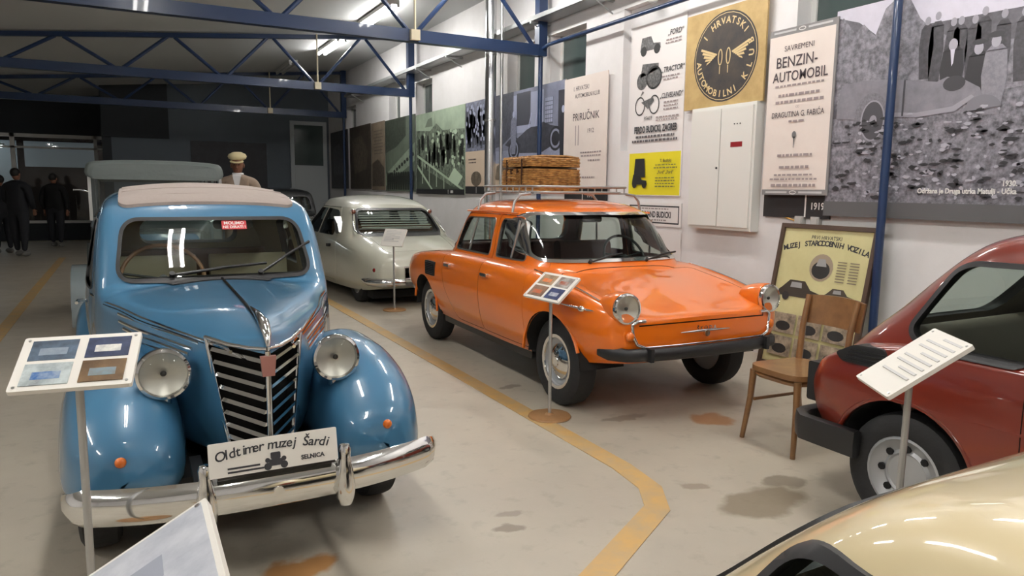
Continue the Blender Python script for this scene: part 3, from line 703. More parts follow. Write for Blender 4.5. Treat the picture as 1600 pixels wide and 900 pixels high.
# ------------------------------------------------------------------ small rear-engined cars (red, beige)
M_GREYIN = mat('grey_vinyl', rgb(120, 112, 100), rough=0.7)
def small_car(loc, rz, P, label, group=None, up=0.0):
    T = thing('small_car', label, 'car', loc, rz, group)
    def S(y, zb, w0, wm, wb, zbelt, wc, zc_, wi, zi, z0): return (y, [(0,zb),(w0*.85,zb),(w0,zb+.03),(wm,(zb+zbelt)*.5+.03),(wb,zbelt),(wc,zc_),(wi,zi),(0,z0)])
    st = [S(-2.43,.44,.42,.48,.47,.58,.40,.61,.22,.62,.625), S(-2.40,.38,.53,.585,.575,.60,.51,.655,.28,.665,.67),
          S(-2.22,.32,.62,.655,.645,.64,.58,.705,.33,.71,.715), S(-1.84,.28,.655,.682,.672,.70,.605,.765,.35,.77,.78),
          S(-1.4,.25,.665,.69,.68,.74,.62,.81,.36,.825,.835), S(-.8,.24,.67,.692,.683,.76,.63,.825,.36,.84,.845),
          S(0,.25,.67,.692,.683,.76,.63,.82,.36,.83,.835), S(.22,.29,.655,.685,.675,.73,.615,.785,.35,.79,.795),
          S(.40,.34,.62,.66,.65,.66,.59,.715,.34,.725,.73), S(.50,.38,.57,.61,.60,.60,.54,.65,.31,.66,.665), S(.535,.43,.48,.52,.51,.57,.45,.60,.26,.61,.615)]
    low = withmat(loft(st, 7, 6), P)
    cab = withmat(slices([(.66,-1.66,.50,.645),(.75,-1.52,.42,.64),(.82,-1.40,.35,.628),(.95,-1.22,.21,.598),(1.10,-1.03,.065,.562),(1.20,-.90,-.045,.535),(1.26,-.79,-.135,.50),(1.30,-.67,-.25,.42),(1.325,-.52,-.40,.22)], 5.5), P)
    outer = bool2(low, cab, 'UNION')
    cav = withmat(slices([(.38,-1.42,.02,.62),(.80,-1.37,.28,.60),(.95,-1.17,.16,.568),(1.10,-.98,.015,.530),(1.20,-.84,-.10,.495),(1.26,-.70,-.22,.43),(1.29,-.55,-.38,.25)], 5.5), M_GREYIN)
    q = rpoly([(-.42,.835),(-.02+up,.835),(.045+up,.885+up*.3),(-.085+up,1.135+up*.4),(-.15+up,1.165+up*.4),(-.42,1.17+up*.4)], [.04,.06,.06,.05,.06,.04])
    d = rpoly([(-1.20,.835),(-.49,.835),(-.49,1.17),(-.96,1.17)], [.04,.03,.03,.06])
    rw = rpoly([(-.37,.87),(.37,.87),(.34,1.14),(-.34,1.14)], .06); ws = rpoly([(-.53,.875),(.53,.875),(.47,1.185),(-.47,1.185)], .06)
    wins = [('x',q,-.9,.9),('x',d,-.9,.9),('y',rw,-.16,.6),('y',ws,-1.8,-.78)]
    shell = bool2(outer.copy(), cav, 'DIFFERENCE', M_GREYIN); shell = bool2(shell, prisms(wins), 'DIFFERENCE', M_blackrub)
    ar = [disc(yy,.27,.315,min(s*.42,s*.95),max(s*.42,s*.95)) for yy in (0,-1.84) for s in (-1,1)]
    shell = bool2(shell, prisms(ar), 'DIFFERENCE', M_dark)
    do = rpoly([(-1.36,.32),(-.46,.32),(-.45,1.20),(-.92,1.20),(-1.26,.86)], [.05,.05,.04,.08,.06])
    dl = [('x',do,-.9,-.42),('x',do,.42,.9)]
    doors = pieces(bool2(shell.copy(), prisms(dl), 'INTERSECT'), 30); shell = bool2(shell, prisms(dl,.004), 'DIFFERENCE', M_dark)
    put(shell, 'body', P, T)
    for c, m in doors:
        if len(m.vertices) < 80: continue
        dd = put(m, 'door', P, T); s = -1 if c[0] < 0 else 1
        obj('door_handle', G().prism(rrect(-.62,.735,-.50,.765,.01,3), AX['x'], min(s*.685,s*.71), max(s*.685,s*.71)), M_black, dd, 40)
    for m in glaze(outer, wins, .010, .015): put(m, 'window_glass', M_glass, T)
    for m in seals(outer, wins, .022 if not up else .017, .007): put(m, 'window_seal', M_blackrub, T)
    for s in (-1, 1):
        for yy in (0, -1.84):
            wheel(T, (s*.585, yy, .262), .262, .14, s, .165, M_RIM, M_RIM, 8, yy < -1); liner(T, (yy,.27), .325, min(s*.38,s*.64), max(s*.38,s*.64))
            pts = [(s*(np.interp(yy+.325*math.cos(a), [-2.2,-1.84,-.8,0,.22,.35], [.648,.676,.688,.688,.682,.668])-.006), yy+.325*math.cos(a), .27+.325*math.sin(a)) for a in np.linspace(.18, PI-.18, 24)]
            obj('arch_lip', G().tube(pts, .013, 6), P, T, 60)
        # air intake louvres behind the side glass
        v = obj('air_intake', G().prism(rpoly([(.06,.70),(.30,.70),(.335,.735),(.24,.785),(.10,.79)], .02), AX['x'], min(s*.60,s*.688), max(s*.60,s*.688)), M_black, T, 40)
        for k in range(4):
            z = .708+.017*k
            obj('louvre', G().prism([(.085,z),(.285-.01*k,z),(.285-.01*k,z+.006),(.085,z+.006)], AX['x'], min(s*.686,s*.693), max(s*.686,s*.693)), M_dark, v)
        obj('tail_lamp', G().prism(rrect(.47,.45,.545,.64,.012,3), AX['x'], min(s*.50,s*.60), max(s*.50,s*.60)), M_redlens if P.name.startswith('beige') else M_black, T, 40)
        headlamp(T, (s*.47,-2.405,.58), .07, (0,-1,0), .06)
        pts = [(s*np.interp(y,[-2.2,-1.84,-.8,0,.22,.40,.5],[.645,.675,.686,.686,.68,.655,.605]), y, .585) for y in np.linspace(-2.2,.47,30)]
        obj('side_crease', G().tube(pts, .008, 6), P, T, 60)
    for y0, sg in ((.35, 1), (-2.26, -1)):
        pts = []
        for t in np.linspace(-1, 1, 31):
            pts.append((.685*math.copysign(min(1,abs(t)*1.25)**.9, t), y0+sg*(.20 if abs(t) < .7 else .20-.36*((abs(t)-.7)/.3)**1.4), .345))
        prof = [(0,-.07),(.030,-.06),(.034,.0),(.030,.055),(0,.062),(-.02,.05),(-.02,-.05)]; n = len(prof); vs = []
        for i, (x, y, z) in enumerate(pts):
            k0, k1 = pts[max(0,i-1)], pts[min(30,i+1)]; dx, dy = k1[0]-k0[0], k1[1]-k0[1]; l = math.hypot(dx, dy) or 1
            nx, ny = (-dy/l*sg*1.0, dx/l*sg); 
            vs += [(x+nx*a, y+ny*a, z+b) for a, b in prof]
        fs = [(i*n+k, i*n+(k+1) % n, (i+1)*n+(k+1) % n, (i+1)*n+k) for i in range(30) for k in range(n)]+[tuple(range(n)), tuple(range(30*n, 31*n))]
        obj('bumper', G().add(vs, fs), M_black, T, 50)
    seat(T, -.28, -.72, .34, .46, .45, .50, M_GREYIN); seat(T, .28, -.72, .34, .46, .45, .50, M_GREYIN); seat(T, 0, -.12, .38, 1.0, .38, .40, M_GREYIN, .3)
    steering(T, (-.28,-1.08,.80), .18, math.radians(58), M_black); obj('dashboard', G().prism(rrect(-1.38,.66,-1.24,.84,.03), AX['x'], -.55, .55), M_black, T, 40)
    obj('underbody', G().box((-.5,-2.2,.20),(.5,.40,.30)), M_dark, T)
    return T
RED = small_car((3.49, 1.80, 0), 0, paint('oxide_red_enamel', rgb(112, 34, 18)), 'dark red small rear-engined car with black plastic bumper beside the bentwood chair')
BEIGE = small_car((1.15, .62, 0), 0, paint('beige_enamel', rgb(206, 190, 152)), 'beige small car with thick black window rubber, next to the dark red car', None, .035)
BEIGE.scale = (.9, .9, .87)

# ------------------------------------------------------------------ cream saloon with sloping tail
P_CREAM = paint('ivory_enamel', rgb(196, 196, 180)); P_IVORY = paint('white_roof_enamel', rgb(226, 226, 214))
def cream_car(loc, rz):
    T = thing('saloon_car', 'cream streamlined saloon with slatted blind in its rear window', 'car', loc, rz)
    def S(y, zb, w0, wm, wb, zbelt, wc, zc_, wi, zi, z0): return (y, [(0,zb),(w0*.85,zb),(w0,zb+.03),(wm,(zb+zbelt)*.5),(wb,zbelt),(wc,zc_),(wi,zi),(0,z0)])
    st = [S(.80,.34,.38,.44,.42,.48,.36,.51,.2,.52,.525), S(.74,.27,.52,.59,.57,.53,.47,.585,.27,.60,.605), S(.45,.20,.64,.70,.67,.62,.55,.71,.32,.735,.745),
          S(.05,.17,.71,.765,.735,.69,.60,.795,.38,.825,.835), S(-.14,.165,.73,.78,.75,.71,.615,.83,.40,.86,.87), S(-.45,.16,.75,.80,.77,.74,.60,1.03,.42,1.095,1.115),
          S(-.72,.155,.765,.815,.785,.75,.59,1.15,.42,1.235,1.26), S(-1.0,.15,.775,.825,.80,.755,.59,1.20,.42,1.295,1.32), S(-1.45,.15,.79,.835,.81,.76,.59,1.23,.42,1.33,1.355), S(-1.9,.15,.80,.845,.82,.765,.58,1.21,.42,1.31,1.335),
          S(-2.2,.15,.81,.85,.83,.765,.57,1.13,.42,1.22,1.25), S(-2.55,.15,.82,.86,.845,.755,.62,.86,.44,.875,.89), S(-2.72,.15,.825,.865,.85,.74,.65,.80,.45,.815,.83),
          S(-3.2,.15,.83,.87,.855,.66,.68,.72,.46,.745,.76), S(-3.7,.17,.78,.82,.80,.53,.64,.59,.43,.62,.635), S(-3.98,.21,.62,.66,.62,.42,.49,.46,.33,.48,.49), S(-4.05,.25,.48,.51,.48,.38,.38,.41,.25,.42,.425)]
    outer = withmat(loft(st, 7, 6), P_CREAM); cs = []
    for y, pts in st:
        if -2.5 < y < -.2:
            q = [(max(x-.035,0), z-.035) for x, z in pts]; q[0] = (0,.3); q[1] = (q[1][0],.3); q[2] = (q[2][0],.34); cs.append((y, q))
    cav = withmat(loft(cs, 6, 6), M_dark)
    fwn = rpoly([(-2.30,.81),(-1.50,.81),(-1.50,1.165),(-2.08,1.165)], [.04,.04,.03,.07]); rwn = rpoly([(-1.45,.81),(-.74,.81),(-.80,1.08),(-.95,1.15),(-1.45,1.165)], [.03,.05,.06,.08,.03])
    bw = rpoly([(-.57,.865),(.57,.865),(.49,1.155),(-.49,1.155)], .07); ws = rpoly([(-.60,.92),(.60,.92),(.52,1.18),(-.52,1.18)], .06)
    wins = [('x',fwn,-.9,.9),('x',rwn,-.9,.9),('y',bw,-.75,.2),('y',ws,-2.9,-2.02)]
    shell = bool2(outer.copy(), cav, 'DIFFERENCE', M_dark); shell = bool2(shell, prisms(wins), 'DIFFERENCE', M_blackrub)
    ar = [disc(0,.20,.30,min(s*.45,s*.95),max(s*.45,s*.95)) for s in (-1,1)]
    ar = [disc(-3.125,.27,.34,min(s*.55,s*.95),max(s*.55,s*.95)) for s in (-1,1)]
    shell = bool2(shell, prisms(ar), 'DIFFERENCE', M_dark)
    f_ = rpoly([(-2.62,.22),(-1.49,.22),(-1.49,1.185),(-2.10,1.185),(-2.62,.78)], .05); r_ = rpoly([(-1.47,.22),(-.62,.22),(-.48,.45),(-.60,.95),(-.90,1.185),(-1.47,1.185)], .05)
    dl = [('x',o,a,b) for o in (f_, r_) for a, b in ((-.95,-.45),(.45,.95))]
    doors = pieces(bool2(shell.copy(), prisms(dl), 'INTERSECT'), 30); shell = bool2(shell, prisms(dl,.004), 'DIFFERENCE', M_dark)
    rf = [('x',[(-.66,1.19),(-.60,1.5),(-2.30,1.5),(-2.16,1.195)],-.9,.9)]
    roof = bool2(shell.copy(), prisms(rf), 'INTERSECT'); shell = bool2(shell, prisms(rf,.002), 'DIFFERENCE', M_dark)
    bt = [('z',rpoly([(-.50,-.10),(.50,-.10),(.46,.60),(-.46,.60)],.08),.60,1.0)]
    boot = bool2(shell.copy(), prisms(bt), 'INTERSECT'); shell = bool2(shell, prisms(bt,.004), 'DIFFERENCE', M_dark)
    put(shell, 'body', P_CREAM, T)
    for me in (roof, boot):
        for mm in list(me.materials): pass
    roof.materials[0] = P_IVORY
    put(roof, 'roof', P_IVORY, T); put(boot, 'boot_lid', P_CREAM, T)
    for c, m in doors:
        if len(m.vertices) < 80: continue
        d = put(m, 'door', P_CREAM, T); s = -1 if c[0] < 0 else 1; yy = -1.60 if c[1] < -1.5 else -.78
        obj('door_handle', G().prism(rrect(yy-.05,.66,yy+.04,.70,.01,3), AX['x'], min(s*.79,s*.845), max(s*.79,s*.845)), M_dark, d, 40)
    for m in glaze(outer, wins, .010, .015): put(m, 'window_glass', M_glass, T)
    for m in seals(outer, wins[2:3], .03, .004): put(m, 'rear_window_frame', M_black, T)
    bl = obj('blind_frame', G().box((-.50,-.40,.905),(.50,-.385,.915)), M_white, T)
    for k in range(8):
        z = .925+.030*k; y = -.27-.047*k*1.05
        obj('blind_slat', G().box((-.49+.004*k,y-.05,z),(.49-.004*k,y-.035,z+.014)), mat('blind_grey', rgb(200,205,195), rough=.6), bl)
    for s in (-1, 1):
        obj('quarter_panel', G().prism(rpoly([(-.71,.82),(-.50,.86),(-.60,.98),(-.78,1.07)],.02), AX['x'], min(s*.60,s*.745), max(s*.60,s*.745)), M_alu, T, 40)
        t = obj('roof_indicator', G().lathe([(.008,-.16),(.022,-.08),(.036,0),(.030,.006),(.001,.012)], Matrix.Translation((s*.545,-.52,1.135)) @ Matrix.Rotation(math.radians(-85), 4, 'X'), 16), M_chrome, T, 50)
        obj('lens', G().ellipsoid((s*.545,-.505,1.135), (.030,.02,.030), 12, 8), mat('brown_lens', rgb(110,58,40), rough=.2, coat=1), t, 60)
        obj('window_strip', G().tube([(s*.555,-.52,1.11),(s*.59,-.38,1.0),(s*.62,-.20,.90),(s*.60,-.08,.86)], .010, 8), M_chrome, T, 50)
        obj('tail_lamp', G().ellipsoid((s*.62,.66,.47), (.035,.03,.03), 12, 8), M_redlens, T, 60)
        obj('bumper', G().tube([(s*.70,.40,.33),(s*.68,.58,.325),(s*.60,.74,.325),(s*.45,.80,.325),(s*.30,.82,.325)], [.02,.05,.055,.05,.04], 10), M_chrome, T, 60)
        wheel(T, (s*.60, 0, .30), .30, .15, s, .19, M_RIM); wheel(T, (s*.68, -3.125, .30), .30, .16, s, .19, M_RIM)
    pf = obj('plate_panel', G().prism(rrect(-.29,.37,.29,.50,.02), AX['y'], .74, .80), M_redlens, T, 40)
    obj('plate_frame', G().tube([(-.30,.81,.365),(.30,.81,.365),(.30,.79,.505),(-.30,.79,.505)], .014, 8, True), M_chrome, pf, 50)
    obj('lower_bar', G().box((-.30,.78,.275),(.30,.83,.325)), M_chrome, T)
    obj('mirror', G().ellipsoid((.80,-2.35,.86), (.05,.03,.045), 14, 8), M_chrome, T, 60)
    seat(T, -.35, -1.6, .38, .55, .5, .5, M_BROWN); seat(T, .35, -1.6, .38, .55, .5, .5, M_BROWN); seat(T, 0, -.75, .38, 1.2, .45, .48, M_BROWN)
    obj('underbody', G().box((-.6,-3.6,.10),(.6,.5,.19)), M_dark, T)
    return T
CREAM = cream_car((3.22, 9.05, 0), PI)

# ------------------------------------------------------------------ grey open-sided tourer of the 1920s
def tourer(loc):
    T = thing('vintage_car', 'grey boxy vintage car with upright windscreen behind the blue saloon', 'car', loc)
    P = paint('slate_grey_enamel', rgb(96, 106, 108)); R = mat('grey_roof_cloth', rgb(98, 106, 104), rough=.75, bump=(30,.2))
    def B(y, w, zb, zt): return (y, [(0,zb),(w*.9,zb),(w,zb+.05),(w+.01,(zb+zt)/2),(w,zt-.06),(w*.9,zt),(w*.5,zt+.01),(0,zt+.015)])
    tub = withmat(loft([B(-.30,.48,.5,1.10), B(-.1,.58,.5,1.14), B(.3,.62,.5,1.15), B(1.2,.63,.5,1.15), B(1.9,.60,.5,1.14), B(2.05,.50,.55,1.10)], 6, 5), P)
    cv = withmat(loft([B(-.05,.52,.58,1.3), B(.3,.57,.58,1.3), B(1.2,.58,.58,1.3), B(1.85,.54,.58,1.3)], 5, 5), M_BROWN)
    put(bool2(tub, cv, 'DIFFERENCE', M_BROWN), 'body', P, T)
    put(withmat(loft([B(-1.55,.22,.5,.98), B(-1.50,.26,.5,1.02), B(-1.0,.33,.5,1.05), B(-.30,.46,.5,1.10)], 6, 5), P), 'hood', P, T)
    obj('radiator', G().prism(rrect(-.25,.5,.25,1.05,.06), AX['y'], -1.60, -1.53), M_chrome, T, 40)
    rf = withmat(loft([(y, [(0,zt-.15),(w*.9,zt-.15),(w,zt-.14),(w+.005,zt-.10),(w-.02,zt-.035),(w*.85,zt-.01),(w*.5,zt+.005),(0,zt+.01)]) for y, w, zt in ((-.16,.56,1.655),(-.12,.61,1.68),(0,.63,1.695),(.9,.64,1.70),(1.9,.62,1.68),(2.02,.55,1.64))], 5, 5), R)
    ri = withmat(loft([(y, [(0,1.40),(w*.9,1.40),(w,1.42),(w,1.5),(w-.01,1.58),(w*.85,1.63),(w*.5,1.645),(0,1.65)]) for y, w in ((-.09,.55),(.9,.58),(1.85,.56))], 5, 5), M_dark)
    put(bool2(rf, ri, 'DIFFERENCE', M_dark), 'roof', R, T)
    fr = obj('windscreen_frame', G().tube([(-.55,-.08,1.12),(.55,-.08,1.12),(.55,-.06,1.56),(-.55,-.06,1.56)], .014, 8, True), P, T, 50)
    obj('windscreen_glass', G().prism(rrect(-.54,1.13,.54,1.55,.01,2), AX['y'], -.075, -.069), M_glass, fr)
    for s in (-1, 1):
        for y in (-.04, .10, .75, 1.45, 1.95): obj('roof_post', G().box((s*.60-.014,y-.014,1.10),(s*.60+.014,y+.014,1.60)), P if y > 0 else M_alu, T)
        obj('grab_rail', G().tube([(s*.60,.02,1.38),(s*.68,.02,1.40),(s*.74,.0,1.40)], .008, 8), M_chrome, T, 50)
        for y0 in (-1.25, 1.55):
            n = 20; vs = []
            out = [(y0+.42*math.cos(a), .36+.42*math.sin(a)) for a in np.linspace(-.1, PI+.1, n)]+[(y0+.40*math.cos(a), .36+.40*math.sin(a)) for a in np.linspace(PI+.1, -.1, n)]
            obj('mudguard', G().prism(out, AX['x'], min(s*.46,s*.72), max(s*.46,s*.72)), P, T, 40)
            wheel(T, (s*.60, y0, .36), .36, .12, s, .26, P)
        obj('running_board', G().box((min(s*.48,s*.72),-.9,.34),(max(s*.48,s*.72),1.2,.37)), P, T)
        headlamp(T, (s*.36,-1.45,.88), .10, (0,-1,0), .16)
    obj('chassis', G().box((-.40,-1.5,.38),(.40,2.0,.52)), M_dark, T)
    seat(T, 0, .55, .6, 1.0, .5, .5, M_BROWN); seat(T, 0, 1.5, .6, 1.0, .5, .5, M_BROWN)
    steering(T, (-.28,.15,1.12), .20, math.radians(50), M_black)
    return T
TOURER = tourer((.285, 8.3, 0))
# ------------------------------------------------------------------ the hall
def floor_material():
    m = bpy.data.materials.new('worn_concrete'); m.use_nodes = True; nt = m.node_tree; b = nt.nodes['Principled BSDF']
    L = nt.links.new; N = nt.nodes.new
    geo = N('ShaderNodeNewGeometry')
    def noise(sc, det=6, rough=.6):
        n = N('ShaderNodeTexNoise'); n.inputs['Scale'].default_value = sc; n.inputs['Detail'].default_value = det; n.inputs['Roughness'].default_value = rough
        L(geo.outputs['Position'], n.inputs['Vector']); return n.outputs['Fac']
    def ramp(f, p0, p1, c0, c1):
        r = N('ShaderNodeValToRGB'); r.color_ramp.elements[0].position = p0; r.color_ramp.elements[1].position = p1
        r.color_ramp.elements[0].color = (*c0, 1); r.color_ramp.elements[1].color = (*c1, 1); L(f, r.inputs['Fac']); return r.outputs['Color']
    def mix(f, a, c):
        x = N('ShaderNodeMix'); x.data_type = 'RGBA'; L(f, x.inputs[0]); L(a, x.inputs[6])
        if isinstance(c, tuple): x.inputs[7].default_value = (*c, 1)
        else: L(c, x.inputs[7])
        return x.outputs[2]
    col = ramp(noise(.6, 5), .35, .68, rgb(168, 160, 146), rgb(184, 175, 158))
    col = mix(ramp(noise(9, 8), .55, .75, (0, 0, 0), (.45, .45, .45)), col, rgb(132, 124, 112))
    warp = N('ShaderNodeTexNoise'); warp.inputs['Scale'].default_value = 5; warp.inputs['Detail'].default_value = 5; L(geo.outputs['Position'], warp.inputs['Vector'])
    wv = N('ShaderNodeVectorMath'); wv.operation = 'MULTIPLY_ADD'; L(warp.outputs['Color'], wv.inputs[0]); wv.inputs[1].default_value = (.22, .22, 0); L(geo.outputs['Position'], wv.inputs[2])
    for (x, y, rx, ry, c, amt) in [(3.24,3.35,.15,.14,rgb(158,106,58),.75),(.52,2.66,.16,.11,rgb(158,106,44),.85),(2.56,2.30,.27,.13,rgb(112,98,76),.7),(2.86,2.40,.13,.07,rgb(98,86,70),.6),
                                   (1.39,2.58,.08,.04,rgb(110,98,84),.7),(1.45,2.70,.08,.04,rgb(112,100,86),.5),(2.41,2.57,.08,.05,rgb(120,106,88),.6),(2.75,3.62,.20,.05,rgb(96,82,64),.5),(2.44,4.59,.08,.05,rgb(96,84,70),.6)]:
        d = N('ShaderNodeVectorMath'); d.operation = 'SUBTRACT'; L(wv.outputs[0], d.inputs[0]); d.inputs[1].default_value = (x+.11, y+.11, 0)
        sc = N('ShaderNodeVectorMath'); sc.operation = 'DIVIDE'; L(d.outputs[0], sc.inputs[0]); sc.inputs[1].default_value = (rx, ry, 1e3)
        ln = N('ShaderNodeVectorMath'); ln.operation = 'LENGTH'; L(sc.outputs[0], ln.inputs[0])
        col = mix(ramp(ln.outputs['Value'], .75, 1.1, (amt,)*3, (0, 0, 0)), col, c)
    L(col, b.inputs['Base Color']); b.inputs['Specular IOR Level'].default_value = .45
    rr = ramp(noise(3, 5), .3, .7, (.34,)*3, (.5,)*3); L(rr, b.inputs['Roughness'])
    bp = N('ShaderNodeBump'); bp.inputs['Strength'].default_value = .08; bp.inputs['Distance'].default_value = .01; L(noise(40, 4), bp.inputs['Height']); L(bp.outputs['Normal'], b.inputs['Normal'])
    return m
YF, YB, XL, XW = -4.5, 20.2, -7.0, 5.0
obj('floor', G().box((XL-.3,YF-.3,-.2),(XW+.4,23.2,0)), floor_material(), kind='structure')
M_LINE = mat('worn_yellow_paint', rgb(196, 156, 92), rough=.5, noise=(7, rgb(168,150,118), .85))
def strip(pts, w_):
    g = G(); vs = []; n = len(pts)
    for i in range(n):
        p, a, b = Vector(pts[i]), Vector(pts[max(0,i-1)]), Vector(pts[min(n-1,i+1)]); d = (b-a).normalized(); o = Vector((-d.y, d.x))*(w_/2)
        vs += [(p.x+o.x, p.y+o.y, .0035), (p.x-o.x, p.y-o.y, .0035), (p.x+o.x, p.y+o.y, .0), (p.x-o.x, p.y-o.y, .0)]
    fs = []
    for i in range(n-1):
        k = i*4; fs += [(k,k+1,k+5,k+4),(k+2,k+6,k+7,k+3),(k,k+4,k+6,k+2),(k+1,k+3,k+7,k+5)]
    fs += [(0,2,3,1),((n-1)*4,(n-1)*4+1,(n-1)*4+3,(n-1)*4+2)]
    return g.add(vs, fs)
obj('trim_1', strip([(2.23,13.0),(2.23,9),(2.24,5),(2.24,2.95),(2.20,2.66),(2.08,2.46),(1.5,2.10),(.2,1.30)], .12), M_LINE, kind='structure')
obj('trim_2', strip([(-1.2,17.0),(-1.18,12),(-1.14,4)], .12), M_LINE, kind='structure')
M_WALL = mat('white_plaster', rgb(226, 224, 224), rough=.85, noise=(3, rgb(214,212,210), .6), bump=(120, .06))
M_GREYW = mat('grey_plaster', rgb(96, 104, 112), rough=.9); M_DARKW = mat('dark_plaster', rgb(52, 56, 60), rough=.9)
M_CEIL = mat('ceiling_board', rgb(196, 198, 198), rough=.9)
M_STEEL = paint('blue_steel_paint', rgb(30, 50, 84)); M_STEEL.node_tree.nodes['Principled BSDF'].inputs['Coat Weight'].default_value = .25
def ceil_z(x): return 3.85+.094*x
# right-hand wall with window openings and the banner niche
WINS = [(3.55,4.40),(7.55,8.40),(8.80,9.60),(12.55,13.40),(14.3,15.0),(17.5,18.4)]
NICHE = (5.82, 6.80)
g = G(); g.box((XW,YF,0),(XW+.4,YB+.2,1.9)); g.box((XW,YF,3.45),(XW+.4,YB+.2,4.6)); y = YF
for a, b in sorted(WINS+[(YB+.2, None)]):
    if b is None:
        g.box((XW,y,1.9),(XW+.4,YB+.2,3.45)); break
    if y < NICHE[0] < a:
        g.box((XW,y,1.9),(XW+.4,NICHE[0],3.45)); g.box((XW+.10,NICHE[0],1.9),(XW+.4,NICHE[1],3.45)); y = NICHE[1]
    g.box((XW,y,1.9),(XW+.4,a,3.45)); y = b
obj('wall_right', g, M_WALL, kind='structure')
M_FRAME = mat('white_window_frame', rgb(222, 222, 218), rough=.45); M_NIGHT = mat('night_pane', rgb(70, 82, 80), rough=.08, spec=.8)
for i, (a, b) in enumerate(WINS):
    t = .05; x = XW+.16
    f = obj('window_%d' % (i+1), G().box((x,a,1.9),(x+.06,a+t,3.45)).box((x,b-t,1.9),(x+.06,b,3.45)).box((x,a,1.9),(x+.06,b,1.95)).box((x,a,3.40),(x+.06,b,3.45)).box((x,a+t,2.55),(x+.05,b-t,2.59)), M_FRAME, kind='structure')
    obj('pane', G().box((x+.02,a+t,1.95),(x+.035,b-t,2.55)), M_NIGHT, f); obj('pane', G().box((x+.02,a+t,2.59),(x+.035,b-t,3.40)), M_NIGHT, f)
# remaining shell
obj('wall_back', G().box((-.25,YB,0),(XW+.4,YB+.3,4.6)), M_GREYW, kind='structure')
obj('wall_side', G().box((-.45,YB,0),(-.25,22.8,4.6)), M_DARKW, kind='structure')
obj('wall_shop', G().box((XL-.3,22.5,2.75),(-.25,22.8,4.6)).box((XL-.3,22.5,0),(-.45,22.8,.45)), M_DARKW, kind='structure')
obj('wall_left', G().box((XL-.3,YF,0),(XL,22.8,4.6)), M_WALL, kind='structure')
obj('wall_front', G().box((XL-.3,YF-.3,0),(XW+.4,YF,4.6)), M_WALL, kind='structure')
cz = [(XL-.3, ceil_z(XL-.3)), (XW+.4, ceil_z(XW+.4))]
obj('ceiling', G().prism([(cz[0][0],cz[0][1]),(cz[1][0],cz[1][1]),(cz[1][0],cz[1][1]+.2),(cz[0][0],cz[0][1]+.2)], AX['y'], YF, 22.8), M_CEIL, kind='structure')
obj('trim_3', G().box((-.44,YB-.06,2.62),(1.02,YB,4.2)), M_DARKW, kind='structure')
# shop front beyond the dark end: mullions, clear panes, added glowing panels behind
M_LIT = mat('lit_room_glow', rgb(120, 130, 135), rough=.8, emit=(rgb(150, 160, 165), .16)); M_DIM = mat('dim_shop_wall', rgb(74, 62, 56), rough=.9)
f = obj('window_7', G().box((-3.1,22.48,2.66),(-.45,22.56,2.75)).box((-3.1,22.48,.45),(-.45,22.56,.52)).box((-2.55,22.48,.45),(-2.45,22.56,2.75)).box((-.70,22.48,.45),(-.62,22.56,2.75)).box((-3.1,22.48,2.38),(-.45,22.55,2.43)), M_FRAME, kind='structure')
for a, b in ((-7.2,-2.55),(-2.45,-.70),(-.62,-.45)): obj('pane', G().box((a,22.50,.52),(b,22.52,2.66)), glassmat('shop_glass', (.9,.92,.92)), f)
obj('wall_shop_far', G().box((XL,24.6,0),(-.25,24.8,3.4)), M_DIM, kind='structure')
obj('glow_panel_1', G().box((-2.44,24.3,1.95),(-.7,24.35,2.65)), M_LIT, kind='structure')  # emissive panel added behind the glass, standing in for the lit shop
obj('glow_panel_2', G().box((-7,24.2,.5),(-2.6,24.25,2.65)), M_LIT, kind='structure')  # second added emissive panel, the shop's light put into its surface
# tall white door leaf at the end of the wall
d = obj('door_1', G().box((3.95,YB-.10,0),(4.92,YB-.04,2.05)).box((3.95,YB-.10,3.12),(4.92,YB-.04,3.22)).box((3.95,YB-.10,2.05),(4.05,YB-.04,3.12)).box((4.82,YB-.10,2.05),(4.92,YB-.04,3.12)), mat('door_grey', rgb(172,178,180), rough=.5), kind='structure')
for a, b in ((1.48,2.0),(.85,1.40),(.15,.77)): obj('door_panel', G().box((4.05,YB-.115,a),(4.82,YB-.10,b)), MATS['door_grey'], d)
obj('pane', G().box((4.05,YB-.08,2.05),(4.82,YB-.065,3.12)), M_NIGHT, d)
obj('door_handle', G().tube([(4.86,YB-.10,1.05),(4.86,YB-.15,1.05),(4.76,YB-.15,1.05)], .01, 8), M_alu, d, 40)
